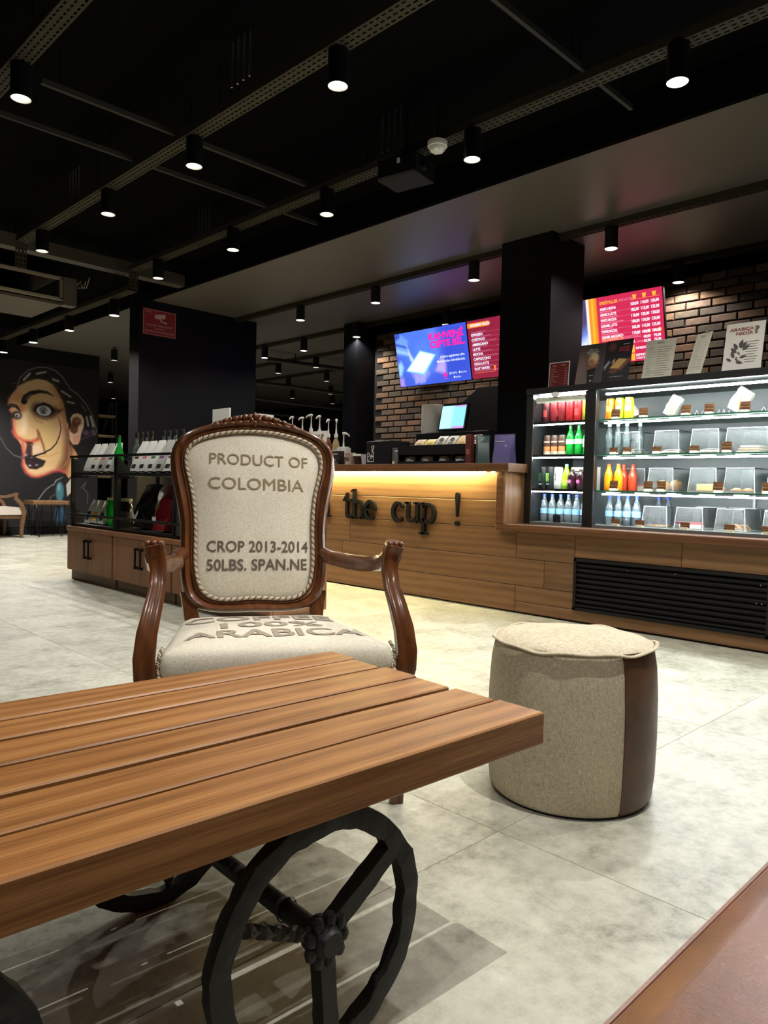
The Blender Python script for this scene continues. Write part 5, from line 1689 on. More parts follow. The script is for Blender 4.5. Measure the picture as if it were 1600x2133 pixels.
for k, c_ in enumerate(tc_):
    y = 0.29 - 0.118 * k + 4.08
    big = k in (2, 3, 5)
    t = thing('tea_sachet', ('peach', 'yellow', 'silver grey, left', 'silver grey, right', 'golden', 'pale cream')[k] + ' tea sachet in the top row of the black tea box', 'sachet', (4.70, y, CZ + 0.0935), 0, 'tea sachets')
    mx = Matrix.Rotation(math.radians(38), 4, 'Y')
    hgt = 0.20 if k > 1 else 0.17
    R_ = [[(-0.002, -0.052, 0.001), (0.002, -0.052, 0.001), (0.002, 0.052, 0.001), (-0.002, 0.052, 0.001)], [(-0.012, -0.054, 0.03), (0.012, -0.054, 0.03), (0.012, 0.054, 0.03), (-0.012, 0.054, 0.03)],
          [(-0.012, -0.053, hgt - 0.04), (0.012, -0.053, hgt - 0.04), (0.012, 0.053, hgt - 0.04), (-0.012, 0.053, hgt - 0.04)], [(-0.002, -0.05, hgt), (0.002, -0.05, hgt), (0.002, 0.05, hgt), (-0.002, 0.05, hgt)]]
    B().rings(R_, mx=mx).obj('foil_pouch', colm(*c_, 0.4), t, 50, fix=True)
    B().box((-0.0132, -0.03, 0.06), (-0.0122, 0.03, 0.12), mx).obj('printed_panel', colm(*[int(v * 0.8) for v in c_], 0.5) if not big else colm(120, 112, 100, 0.5), t)
    if big:
        B().lathe([(0.022, 0), (0.022, 0.002)], 16, mx=mx @ Matrix.Translation((-0.0135, 0, hgt - 0.05)) @ Matrix.Rotation(-PI / 2, 4, 'Y')).obj('printed_badge', colm(70, 66, 62, 0.5), t)
for k in range(4):
    y = 4.08 + 0.29 - 0.19 * k
    t = thing('snack_packet', 'white crumpled snack packet low in the black tea box, %s from the left' % ORD[k], 'packet', (4.66, y, CZ + 0.0125), 0.1 * (k - 1), 'white snack packets')
    blob(t, 'packet_body', (0, 0, 0), (0.03, 0.07, 0.062), colm(222, 222, 220, 0.5), 14, 20 + k, 0.18, 30)
    B().box((-0.034, -0.03, 0.02), (-0.0325, 0.02, 0.045)).obj('printed_patch', colm(150, 150, 150, 0.6), t)
# packet holders left of it
t = thing('straw_box', 'small clear box of white packets left of the tea box', 'packet box', (4.62, 4.54, CZ))
B().box((0, -0.055, 0), (0.10, 0.055, 0.045)).obj('lower_packet', colm(196, 176, 160, 0.6), t)
B().chbox((0.02, -0.03, 0.045), (0.08, 0.035, 0.13), 0.01, 0).obj('upper_packet', M['paper'], t)
B().box((0.02, -0.05, 0.045), (0.07, -0.04, 0.13)).obj('side_card', M['paper'], t)
B().box((-0.004, -0.06, 0), (0.0, 0.06, 0.15)).obj('clear_front', M['acrylic'], t)
B().cyl((-0.0045, 0.0, 0.022), (-0.006, 0.0, 0.022), 0.014, 16).obj('printed_sun', colm(240, 220, 180), t)
# black merch box with white emblem
t = thing('napkin_box', 'black box with a white bottle and map shaped emblem on the counter', 'box', (4.62, 4.76, CZ), math.radians(-6))
B().chbox((0, -0.20, 0), (0.22, 0.155, 0.215), 0.005, 0).obj('box_body', M['black'], t)
F = frame((-0.0012, 0.15, 0.0), (0, -1, 0), (0, 0, 1))
em = Txt()
for r_ in ((0.02, 0.03, 0.026, 0.115), (0.02, 0.03, 0.115, 0.036), (0.109, 0.03, 0.115, 0.125), (0.02, 0.109, 0.05, 0.115), (0.08, 0.109, 0.115, 0.115), (0.046, 0.09, 0.05, 0.115), (0.05, 0.09, 0.08, 0.094), (0.055, 0.03, 0.057, 0.09)):
    em.rect(*r_)
em.poly([(0.086, 0.12), (0.094, 0.12), (0.118, 0.165), (0.110, 0.17)])
em.poly([(0.086, 0.12), (0.094, 0.12), (0.088, 0.16), (0.080, 0.158)])
em.poly([(0.074, 0.158), (0.095, 0.172), (0.120, 0.168), (0.116, 0.174), (0.094, 0.178), (0.072, 0.164)])
for r_ in ((0.062, 0.072, 0.105, 0.084), (0.068, 0.088, 0.096, 0.096), (0.062, 0.060, 0.090, 0.066), (0.030, 0.040, 0.040, 0.052), (0.028, 0.075, 0.045, 0.082), (0.03, 0.090, 0.036, 0.10)):
    em.rect(*r_)
em.obj('printed_emblem', colm(232, 230, 224), t, F)
B().box((0.02, -0.05, 0.2155), (0.12, 0.13, 0.219)).obj('napkins', M['paper'], t)
# cups left of it
def cup(x, y, h, r, label, body, lid=None, name='paper_cup', mark=None):
    t = thing(name, label, 'cup', (x, y, CZ), 0, 'cups on the counter')
    B().lathe([(r * 0.72, 0), (r * 0.74, 0.003), (r, h), (r * 1.05, h + 0.003), (r * 0.97, h + 0.004), (r * 0.7, 0.01)], 20, cap=True).obj('cup_body', body, t, 40)
    if lid:
        B().lathe([(r * 1.08, h - 0.004), (r * 1.08, h + 0.006), (r * 0.9, h + 0.016), (0.0, h + 0.017)], 20, cap=False).obj('lid', lid, t, 40)
    if mark:
        B().lathe([(r * 0.86, h * 0.35), (r * 0.945, h * 0.65)], 8, cap=False, a0=PI * 0.85, a1=PI * 1.2).obj('printed_mark', mark, t)
    return t
t = thing('coffee_box', 'small dark brown printed coffee box beside the counter poster', 'box', (4.60, 5.30, CZ))
B().box((0, -0.052, 0), (0.07, 0.058, 0.135)).obj('carton', colm(38, 28, 24, 0.5), t)
tx = Txt()
tx.put('ARABICA', 0.052, 0.100, 0.014, 0.08, 'C', 0.03)
tx.poly(arc(0.052, 0.05, 0.007, 0.010, 0, 340, 10))
tx.rect(0.02, 0.02, 0.085, 0.025)
tx.obj('printed_text', colm(206, 196, 184), t, frame((-0.001, 0.052, 0), (0, -1, 0), (0, 0, 1)))
B().box((0.0, -0.056, 0.135), (0.075, 0.062, 0.142)).obj('carton_lid', M['paper'], t)
cup(4.66, 5.155, 0.115, 0.052, 'white paper cup with a small dark mark, beside the dark coffee box', colm(226, 214, 200), mark=colm(110, 90, 76))
cup(4.66, 5.045, 0.09, 0.045, 'dark brown paper cup between two pale cups', colm(60, 44, 38), M['paper'])
cup(4.66, 4.945, 0.098, 0.042, 'clear plastic cup next to the black emblem box', M['acrylicedge'])
cup(4.86, 5.06, 0.11, 0.04, 'grey glass jar standing behind the paper cups', M['acrylicedge'], M['steel'], 'glass_jar')
# pump bottles
def pump(x, y, z, label, m, grp, h=0.30, turn=0.0):
    t = thing('syrup_bottle', label, 'bottle', (x, y, z), turn, grp)
    B().lathe([(0.034, 0), (0.037, 0.006), (0.037, h - 0.08), (0.02, h - 0.03), (0.014, h - 0.02), (0.014, h)], 18).obj('bottle_body', m, t, 45)
    B().lathe([(0.020, h - 0.012), (0.020, h + 0.02), (0.010, h + 0.03), (0.006, h + 0.09), (0.006, h + 0.15)], 14).obj('pump_neck', M['white'], t, 45)
    B().tube([(0.012, 0.0, h + 0.158), (0.0, 0, h + 0.162), (-0.03, 0, h + 0.158), (-0.05, 0, h + 0.146), (-0.056, 0, h + 0.132)], 0.0085, 10, scales=[1.4, 1.7, 1.2, 0.9, 0.7]).obj('pump_spout', M['white'], t, 50)
    return t
cols = [(120, 60, 30), (180, 140, 60), (190, 50, 60), (150, 110, 70), (120, 70, 40), (170, 150, 110)]
for k, (y, zt) in enumerate(((6.30, 1.615), (6.13, 1.60), (5.985, 1.62), (5.85, 1.60), (5.71, 1.555), (5.59, 1.55))):
    pump(4.86, y, CZ, 'white pump syrup bottle in the row behind the armchair, %s from the left' % ORD[k], colm(*cols[k], 0.15), 'syrup bottles with white pumps', zt - CZ - 0.165, (0.3, 0.1, -0.4, 0.2, 0.5, 0.9)[k])
pump(4.82, 5.43, CZ, 'white pump bottle in a white box, the low one right of the counter poster', colm(214, 214, 208), None, 0.16, 2.6)
t = thing('white_caddy', 'small white caddy box beside the low pump bottle', 'caddy', (4.72, 5.35, CZ))
B().chbox((0, -0.07, 0), (0.06, 0.07, 0.175), 0.006, 0).obj('caddy_body', M['white'], t)
B().box((0.005, -0.05, 0.175), (0.055, 0.05, 0.185)).obj('caddy_rim', M['paper'], t)
t, F, w = poster('coffee_poster', 'white ARABICA NEDİR poster on the counter, half hidden by the armchair', 5.80, 5.445, 0.335, 8, x=4.58, acc=M['paper'])
t.location.z = CZ
arabica(t, F, w, 0.335)
# pouches at the right end
def pouch(x, y, w, h, d, label, m, name='coffee_pouch', art=None, rz=0.0, back=None):
    t = thing(name, label, 'pouch', (x, y, CZ), rz)
    R_ = []
    for i in range(9):
        u = i / 8
        dd = d * (0.5 * math.cos(u * PI / 2) ** 0.8 + 0.02)
        ww = w / 2 * (1 - 0.05 * math.sin(PI * u))
        cb = 0.15 * ww
        R_.append([(-dd, -ww + cb, u * h), (-dd * 0.4, -ww, u * h), (dd * 0.4, -ww, u * h), (dd, -ww + cb, u * h), (dd, ww - cb, u * h), (dd * 0.4, ww, u * h), (-dd * 0.4, ww, u * h), (-dd, ww - cb, u * h)])
    B().rings(R_).obj('pouch_body', m, t, 40)
    B().box((-0.004, -w / 2, h), (0.004, w / 2, h + 0.006)).obj('top_seal', m, t)
    return t
t = thing('syrup_carton', 'tall dark red carton at the right end of the tea box', 'carton', (4.58, 3.685, CZ), 0.1)
B().chbox((0, -0.026, 0), (0.05, 0.026, 0.235), 0.004, 0).obj('carton_body', colm(104, 46, 42, 0.4), t)
B().box((-0.0015, -0.021, 0.02), (0.0, 0.021, 0.215)).obj('printed_panel', colm(86, 34, 34, 0.5), t)
B().box((-0.002, -0.015, 0.08), (-0.0015, 0.015, 0.12)).obj('printed_mark', colm(150, 90, 76, 0.5), t)
t = pouch(4.66, 3.60, 0.11, 0.225, 0.085, 'narrow grey green foil pouch seen from its side on the counter end', colm(76, 96, 94, 0.3), rz=0.9)
B().box((-0.036, -0.02, 0.03), (-0.034, 0.02, 0.08)).obj('printed_mark', colm(130, 150, 146, 0.4), t)
t = pouch(4.68, 3.405, 0.192, 0.228, 0.085, 'purple foil pouch with a yellow mark on the counter end', colm(104, 98, 150, 0.3))
F = frame((-0.034, 0.09, 0.02), (0, -1, 0), (0.13, 0, 1))
pz = Txt()
pz.poly([(0.01, 0.03), (0.035, 0.05), (0.06, 0.045), (0.055, 0.07), (0.065, 0.085), (0.045, 0.08), (0.02, 0.07)])
pz.obj('printed_mark', colm(216, 180, 70, 0.4), t, F @ Matrix.Translation((0, 0, 0.0105)))
pz = Txt()
pz.rect(0.115, 0.06, 0.128, 0.13)
pz.rect(0.02, 0.155, 0.11, 0.162)
pz.obj('printed_text', colm(196, 190, 206, 0.4), t, F @ Matrix.Translation((0, 0, 0.0105)))

# ============================================================ SHELF UNIT
def cabinet(y0, y1, label):
    t = thing('base_cabinet', label, 'cabinet', (2.66, (y0 + y1) / 2, 0), 0, 'striped wood base cabinets')
    w = (y1 - y0) / 2
    B().box((0.04, -w + 0.01, 0), (0.42, w - 0.01, 0.09)).obj('plinth', M['plinth'], t)
    B().box((0.018, -w + 0.006, 0.09), (0.44, w - 0.006, 0.44)).obj('body', M['zebrano'], t)
    for s in (1, -1):
        a, b_ = (0.0015, w - 0.008) if s > 0 else (-w + 0.008, -0.0015)
        d = B().box((0.0, -(b_ - a) / 2, -0.172), (0.018, (b_ - a) / 2, 0.172)).obj('door', M['zebrano'], t, loc=(0, (a + b_) / 2, 0.264))
        yh = (-(b_ - a) / 2 + 0.04) if s > 0 else ((b_ - a) / 2 - 0.04)
        hb = B().box((-0.028, yh - 0.007, -0.05), (-0.016, yh + 0.007, 0.11))
        hb.box((-0.028, yh - 0.012, 0.092), (0.0, yh + 0.012, 0.11)).box((-0.028, yh - 0.012, -0.05), (0.0, yh + 0.012, -0.032))
        hb.obj('door_handle', M['black'], d)
    B().chbox((-0.01, -w, 0.44), (0.46, w, 0.478), 0.004, 0).obj('cabinet_top', M['zebrano'], t)
    return t
YC = (6.70, 5.785, 4.83, 3.62)
cabinet(YC[1] + 0.004, YC[0], 'striped wood base cabinet at the far left end of the row')
cabinet(YC[2] + 0.004, YC[1] - 0.004, 'striped wood base cabinet left of the armchair, second from the left end')
cabinet(YC[3], YC[2] - 0.004, 'striped wood base cabinet mostly hidden behind the armchair')

def rack(y0, y1, label):
    t = thing('display_rack', label, 'display rack', (2.68, (y0 + y1) / 2, 0.478), 0, 'black steel display racks')
    w = (y1 - y0) / 2
    D, H = 0.40, 0.635
    for s in (-1, 1):
        for x in (0.0, D - 0.03):
            B().box((x, s * w - (0.03 if s > 0 else 0.0), 0), (x + 0.03, s * w + (0.0 if s > 0 else 0.03), 0.62 if x > 0 else 0.60)).obj('upright', M['black'], t)
        for z0 in (0.008, 0.43):
            y_ = s * (w - 0.004)
            B().prism([(0.0, z0), (0.16, z0), (0.10, z0 + 0.10), (0.0, z0 + 0.19)], y_ - 0.003, y_ + 0.003, Matrix(((1, 0, 0, 0), (0, 0, 1, 0), (0, 1, 0, 0), (0, 0, 0, 1)))).obj('side_gusset', M['black'], t, fix=True)
            for (x, z) in ((0.02, z0 + 0.02), (0.02, z0 + 0.16), (0.12, z0 + 0.02)):
                B().cyl((x - 0.002, y_ - s * 0.006, z), (x - 0.002, y_ - s * 0.012, z), 0.007, 8).obj('bolt', M['steel'], t)
    B().box((0.005, -w, 0.0005), (D, w, 0.026)).obj('bottom_shelf', M['black'], t)
    B().box((0.005, -w, 0.452), (D, w, 0.476)).obj('middle_shelf', M['black'], t)
    B().box((-0.012, -w, 0.098), (0.003, w, 0.118)).obj('front_rail', M['black'], t)
    B().box((-0.012, -w, 0.605), (0.003, w, 0.625)).obj('front_rail', M['black'], t)
    B().box((D - 0.012, -w, 0.60), (D, w, 0.625)).obj('back_rail', M['black'], t)
    return t
rack(YC[1] + 0.004, 6.68, 'black steel display rack at the left end, holding bags and a green bottle')
rack(YC[2] + 0.004, YC[1] - 0.004, 'black steel display rack beside the armchair, holding bags and a red packet')
rack(YC[3], YC[2] - 0.004, 'black steel display rack hidden behind the armchair back')
ZT, ZBt = 0.478 + 0.4765, 0.478 + 0.0265

def bag(x, y, z, w, h, d, label, m, panel=None, p2=None, grp=None, tilt=10, rz=0.0, name='coffee_bag', crumple=0.0, sd_=0):
    t = thing(name, label, 'bag', (x, y, z), rz, grp)
    rg = random.Random(sd_)
    mx = Matrix.Rotation(math.radians(tilt), 4, 'Y')
    R_ = []
    N_ = 9
    for i in range(N_):
        u = i / (N_ - 1)
        dd = d * (0.55 * (1 - u ** 1.8) + 0.04)
        ww = w / 2 * (0.97 + 0.04 * math.sin(PI * u))
        ring = []
        for (px, py) in ((-1, -0.75), (-0.5, -1), (0.5, -1), (1, -0.75), (1, 0.75), (0.5, 1), (-0.5, 1), (-1, 0.75)):
            ring.append((px * dd + rg.uniform(-1, 1) * crumple * d, py * ww + rg.uniform(-1, 1) * crumple * w * 0.5, u * h + 0.004 + (rg.uniform(-1, 1) * crumple * h * 0.3 if 0 < i else 0)))
        R_.append(ring)
    B().rings(R_, mx=mx).obj('bag_body', m, t, 35)
    if panel:
        xx = -d * 0.60
        k = 0.0006 + crumple * d
        B().box((xx - 0.002 - k, -w * 0.3, h * 0.10), (xx - k + 0.001, w * 0.3, h * 0.46), mx @ Matrix.Rotation(math.radians(7), 4, 'Y')).obj('printed_panel', panel, t)
    if p2:
        xx = -d * 0.60
        B().box((xx - 0.0035, -w * 0.28, h * 0.08), (xx - 0.0021, w * 0.28, h * 0.2), mx @ Matrix.Rotation(math.radians(7), 4, 'Y')).obj('printed_strip', p2, t)
    return t
wbag = colm(218, 218, 214, 0.35)
sbag = colm(176, 176, 172, 0.3)
GA, GB = 'small coffee bags on the top of the left rack', 'small coffee bags on the top of the second rack'
dk = colm(34, 28, 26, 0.5)
for k, (y, m, p) in enumerate(((6.52, wbag, colm(226, 224, 216)), (6.38, wbag, colm(230, 180, 90)), (6.235, sbag, colm(206, 110, 120)), (6.09, wbag, colm(70, 56, 50)))):
    bag(2.79, y, ZT, 0.114, 0.262, 0.09, ('plain white coffee bag at the left end of the top shelf', 'white coffee bag with an orange panel on the left rack', 'silver grey coffee bag with a pink panel on the left rack', 'white coffee bag with a dark panel beside the green bottle')[k], m, p, dk if k else None, GA, 14, sd_=k)
bottle(2.80, 5.985, ZT, 'tall bright green syrup bottle at the end of the left rack', M['greenglass'], colm(20, 60, 30), None, [(0.034, 0), (0.038, 0.01), (0.038, 0.17), (0.016, 0.23), (0.013, 0.28), (0.013, 0.30)], name='syrup_bottle')
P_TALL = [(0.034, 0), (0.037, 0.008), (0.037, 0.22), (0.03, 0.22), (0.014, 0.26), (0.013, 0.30), (0.013, 0.315)]
for k, y in enumerate((6.03, 5.94, 5.855, 5.765)):
    bottle(2.98, y, ZT, 'tall black-capped syrup bottle in the back row, %s of the left four' % ORD[k], M['clearbottle'] if k % 2 == 0 else colm(60, 56, 46, 0.1), M['black'], 'tall syrup bottles on the racks', P_TALL,
           band=(0.0376, 0.06, 0.17, colm(40, 40, 38) if k % 2 else colm(170, 196, 170)), name='syrup_bottle', caph=0.045, capr=0.016)
for k, y in enumerate((5.60, 5.51, 5.41, 5.30)):
    bottle(3.0, y, ZT, 'tall black-capped syrup bottle behind the white bags, %s of the right four' % ORD[k], M['clearbottle'], M['black'], 'tall syrup bottles on the racks', P_TALL, name='syrup_bottle', caph=0.045, capr=0.016)
for k, (y, m, p, nm) in enumerate(((5.62, wbag, colm(86, 56, 50), 'a brown panel'), (5.485, wbag, colm(206, 110, 120), 'a pink panel'), (5.345, wbag, colm(70, 110, 60), 'a green panel'), (5.21, sbag, colm(120, 80, 120), 'a purple panel'), (5.075, wbag, colm(90, 80, 76), 'a grey panel'), (4.95, wbag, colm(150, 140, 90), 'an olive panel'))):
    bag(2.79, y, ZT, 0.114, 0.262, 0.09, 'pale coffee bag with %s on the second rack' % nm, m, p, dk, GB, 14, sd_=10 + k)
# lower shelves
for k, (y, p, nm) in enumerate(((6.50, colm(70, 44, 84), 'purple'), (6.37, colm(236, 180, 60), 'yellow'), (6.23, colm(50, 80, 44), 'dark green'))):
    bag(2.79, y, ZBt, 0.115, 0.21, 0.08, 'small white coffee bag with a %s panel on the lower left shelf' % nm, wbag, p, None, 'small bags on the lower left shelf', 12, sd_=20 + k)
bottle(2.80, 6.10, ZBt, 'short green glass jug with a pale top on the lower left shelf', M['greenglass'], colm(190, 190, 150), None, [(0.045, 0), (0.05, 0.01), (0.05, 0.17), (0.04, 0.19), (0.04, 0.225)], capr=0.043, name='glass_jug')
for k, y in enumerate((6.0, 5.90)):
    bottle(2.84, y, ZBt, 'dark glass jar with a printed band on the lower left shelf, %s one' % ('left' if k == 0 else 'right'), colm(30, 30, 26, 0.1), colm(170, 170, 140), 'dark glass jars', [(0.04, 0), (0.045, 0.01), (0.045, 0.17), (0.036, 0.19), (0.036, 0.22)],
           band=(0.0455, 0.05, 0.13, colm(70, 70, 62)), capr=0.039, name='glass_jar')
foil = mat('black_shiny_foil', rgb(26, 26, 26), 0.16, spec=0.8)
redfoil = mat('dark_red_foil', rgb(120, 30, 36), 0.2, spec=0.7)
bag(2.84, 5.55, ZBt, 0.26, 0.36, 0.16, 'large crumpled black foil bag with a pale chevron on the lower shelf', foil, None, None, 'large foil bags', 10, crumple=0.06, sd_=3, name='foil_bag')
ch = tag(B().prism([(0, 0.0), (0.05, -0.05), (0.1, 0.0), (0.1, -0.03), (0.05, -0.11), (0, -0.03)], 0, 0.002, frame((2.735, 5.60, 0.66), (0, -1, 0), (0.1, 0, 1))).obj('chevron_card', colm(176, 180, 170), fix=True), 'pale chevron card before the black foil bag', 'card')
bag(2.82, 5.19, ZBt, 0.20, 0.36, 0.15, 'large dark red foil coffee bag with a small white sticker', redfoil, None, None, 'large foil bags', 8, crumple=0.04, sd_=5, name='foil_bag')
st = tag(B().box((2.727, 5.20, 0.575), (2.729, 5.255, 0.62)).obj('white_sticker', M['paper']), 'small white price sticker on the dark red bag', 'sticker')
bag(2.86, 4.96, ZBt, 0.20, 0.40, 0.16, 'large black foil coffee bag right beside the armchair', foil, colm(60, 58, 56), None, 'large foil bags', 8, crumple=0.03, sd_=7, name='foil_bag')
# on top, behind the chair crest
t = thing('white_card', 'tall white card standing behind the top of the armchair', 'card', (2.92, 4.62, ZT), 0.0)
B().box((0, -0.105, 0), (0.012, 0.115, 0.470)).obj('card_panel', M['white'], t)
B().box((-0.02, -0.08, 0), (0.06, 0.09, 0.012)).obj('card_foot', M['white'], t)
t = thing('white_carton', 'long low white carton behind the crest of the armchair', 'carton', (2.94, 4.33, ZT), 0.0)
B().box((0, -0.16, 0.0), (0.16, 0.17, 0.39)).obj('carton_body', M['white'], t)
for k in range(5):
    B().box((-0.001, -0.15 + 0.052 * k, 0.391), (0.12, -0.105 + 0.052 * k, 0.412)).obj('carton_flap', M['paper'], t)

# ============================================================ ARMCHAIR
ac_ = thing('carved_armchair', 'carved walnut armchair in linen with coffee sack lettering behind the plank table', 'armchair', (1.186, 1.572, 0), math.atan2(-0.502, 0.865))
IN = [(0, 1.066), (.05, 1.0645), (.10, 1.058), (.145, 1.048), (.185, 1.035), (.213, 1.018), (.229, .995), (.234, .965), (.230, .935), (.220, .90), (.211, .865), (.203, .82), (.198, .77), (.196, .72), (.197, .66), (.196, .605), (.190, .565), (.178, .53), (.155, .508), (.12, .499), (.08, .498), (.04, .502), (0, .504)]
OUT = [(0, 1.108), (.06, 1.105), (.12, 1.094), (.175, 1.078), (.225, 1.058), (.258, 1.034), (.276, 1.003), (.281, .965), (.278, .928), (.270, .885), (.262, .845), (.252, .80), (.244, .755), (.240, .71), (.243, .655), (.241, .60), (.236, .55), (.229, .51), (.20, .478), (.15, .464), (.10, .460), (.05, .461), (0, .462)]
def resamp(P, n):
    P = [np.array(p) for p in P]
    d = [0]
    for a, b_ in zip(P[:-1], P[1:]):
        d.append(d[-1] + np.linalg.norm(b_ - a))
    out = []
    for t_ in np.linspace(0, d[-1], n):
        i = min(len(P) - 2, int(np.searchsorted(d, t_, 'right')) - 1)
        f_ = (t_ - d[i]) / ((d[i + 1] - d[i]) or 1)
        out.append(tuple(P[i] * (1 - f_) + P[i + 1] * f_))
    return out
NS = 48
def smooth_half(P):
    Q_ = resamp(P, NS)
    for _ in range(2):
        Q_ = [Q_[0]] + [tuple((np.array(Q_[i - 1]) + 2 * np.array(Q_[i]) + np.array(Q_[i + 1])) / 4) for i in range(1, NS - 1)] + [Q_[-1]]
    return Q_
hi, ho = smooth_half(IN), smooth_half(OUT)
def full(h):
    return [(u, z) for u, z in h] + [(-u, z) for u, z in h[-2:0:-1]]
fi, fo = full(hi), full(ho)
TH = math.tan(math.radians(13))
U0 = -0.024
def bk(u, z, d):
    """point of the tilted back: u sideways, z height, d towards the sitter"""
    c_, s_ = math.cos(math.radians(13)), math.sin(math.radians(13))
    v = 0.5 + (z - 0.45) * TH
    return (u + U0, v - d * c_, z + d * s_ * 0.6)
rows = []
for (t_, d_) in ((0.0, -0.012), (0.0, 0.006), (0.10, 0.016), (0.22, 0.018), (0.34, 0.012), (0.46, 0.020), (0.66, 0.028), (0.85, 0.020), (0.97, 0.004), (1.0, -0.012), (0.9, -0.030), (0.5, -0.036), (0.08, -0.030)):
    rows.append([bk(a[0] * (1 - t_) + b_[0] * t_, a[1] * (1 - t_) + b_[1] * t_, d_) for a, b_ in zip(fi, fo)])
bb = B()
m_ = len(fi)
vs = [p for r in rows for p in r]
fs = []
for i in range(len(rows)):
    i2 = (i + 1) % len(rows)
    for k in range(m_):
        k2 = (k + 1) % m_
        fs.append((i * m_ + k, i * m_ + k2, i2 * m_ + k2, i2 * m_ + k))
bb.add(vs, fs)
bf = bb.obj('back_frame', M['walnut'], ac_, 60, fix=True)
# upholstered back
CU, CZ2 = 0.0, 0.78
def back_t(u, z):
    """0 at the middle of the cushion, 1 at its edge"""
    a = math.atan2(z - CZ2, u - CU)
    r = math.hypot(u - CU, z - CZ2)
    best = None
    for k in range(m_):
        a0_ = math.atan2(fi[k][1] - CZ2, fi[k][0] - CU)
        dd = abs((a - a0_ + PI) % (2 * PI) - PI)
        if best is None or dd < best[0]:
            best = (dd, math.hypot(fi[k][0] - CU, fi[k][1] - CZ2))
    return min(1.0, r / best[1])
def dome(t_):
    return 0.006 + 0.034 * (1 - t_ ** 3.2)
R_ = []
for t_ in (1.0, 0.96, 0.9, 0.8, 0.65, 0.45, 0.25, 0.08):
    R_.append([bk(CU + (u - CU) * t_, CZ2 + (z - CZ2) * t_, dome(t_)) for u, z in fi])
back_ring = [bk(u, z, -0.028) for u, z in fi]
B().rings([back_ring] + R_).obj('back_cushion', M['linen'], ac_, 60, fix=True)
def rope(path, r, name, parent, closed=False, pitch=0.016):
    """two strands twisted round each other along a path"""
    P = [Vector(p) for p in path]
    pts, acc = [], 0.0
    if closed:
        P = P + [P[0]]
    for i in range(len(P) - 1):
        d = (P[i + 1] - P[i]).length
        n = max(1, int(d / (pitch / 7)))
        for j in range(n):
            pts.append(P[i].lerp(P[i + 1], j / n))
    if not closed:
        pts.append(P[-1])
    for s in range(3):
        cl = []
        acc = 0.0
        for i, p in enumerate(pts):
            a, b_ = pts[i - 1] if (i or closed) else pts[0], pts[(i + 1) % len(pts)] if (i + 1 < len(pts) or closed) else pts[-1]
            t_ = (b_ - a).normalized()
            sd_ = t_.cross(Vector((0.13, 0.99, 0.05))).normalized()
            u_ = sd_.cross(t_)
            ang = 2 * PI * acc / pitch + s * 2 * PI / 3
            cl.append(p + (sd_ * math.cos(ang) + u_ * math.sin(ang)) * r * 0.55)
            if i + 1 < len(pts):
                acc += (pts[i + 1] - p).length
        b = B()
        b.tube(cl, r * 0.52, 6, closed)
        b.obj(name, M['cord'] if s < 2 else M['corddark'], parent, 80)
rope([bk(u * 0.985, CZ2 + (z - CZ2) * 0.985, 0.020) for u, z in fi], 0.0062, 'back_cord', ac_, True, 0.02)
# lettering on the back
def on_back(tx_v, f, w, name, m):
    bm = bmesh.new()
    vs = [bm.verts.new((p[0], p[1], 0)) for p in tx_v]
    for q_ in f:
        try:
            bm.faces.new([vs[i] for i in q_])
        except ValueError:
            pass
    bmesh.ops.triangulate(bm, faces=bm.faces)
    for _ in range(4):
        es = [e for e in bm.edges if e.calc_length() > 0.02]
        if not es:
            break
        bmesh.ops.subdivide_edges(bm, edges=es, cuts=1)
        bmesh.ops.triangulate(bm, faces=bm.faces)
    for v in bm.verts:
        u, z = v.co.x, v.co.y
        v.co = Vector(w(u, z))
    me = bpy.data.meshes.new(name)
    bm.to_mesh(me)
    bm.free()
    return link(name, me, m, ac_)
def back_text(body, u0, z0, h, w, bold, m, rotd=0.0):
    v, f = text_mesh(body, bold)
    lo, hi_ = v.min(0), v.max(0)
    kx, k = w / (hi_[0] - lo[0]), h / 0.72
    sl = math.tan(math.radians(rotd))
    pts = [(u0 + (p[0] - lo[0]) * kx, z0 + p[1] * k + sl * (p[0] - lo[0]) * kx) for p in v]
    on_back(pts, f, lambda u, z: bk(u, z, dome(back_t(u, z)) + 0.0022), 'printed_lettering', m)
back_text('PRODUCT OF', -0.152, 0.946, 0.038, 0.330, 0.002, M['print'], -1.2)
back_text('COLOMBIA', -0.155, 0.862, 0.040, 0.318, 0.0, M['print'], -0.8)
back_text('CROP 2013-2014', -0.158, 0.656, 0.036, 0.334, 0.010, M['print2'], -0.2)
back_text('50LBS. SPAN.NE', -0.158, 0.596, 0.036, 0.330, 0.014, M['print2'], 0.2)
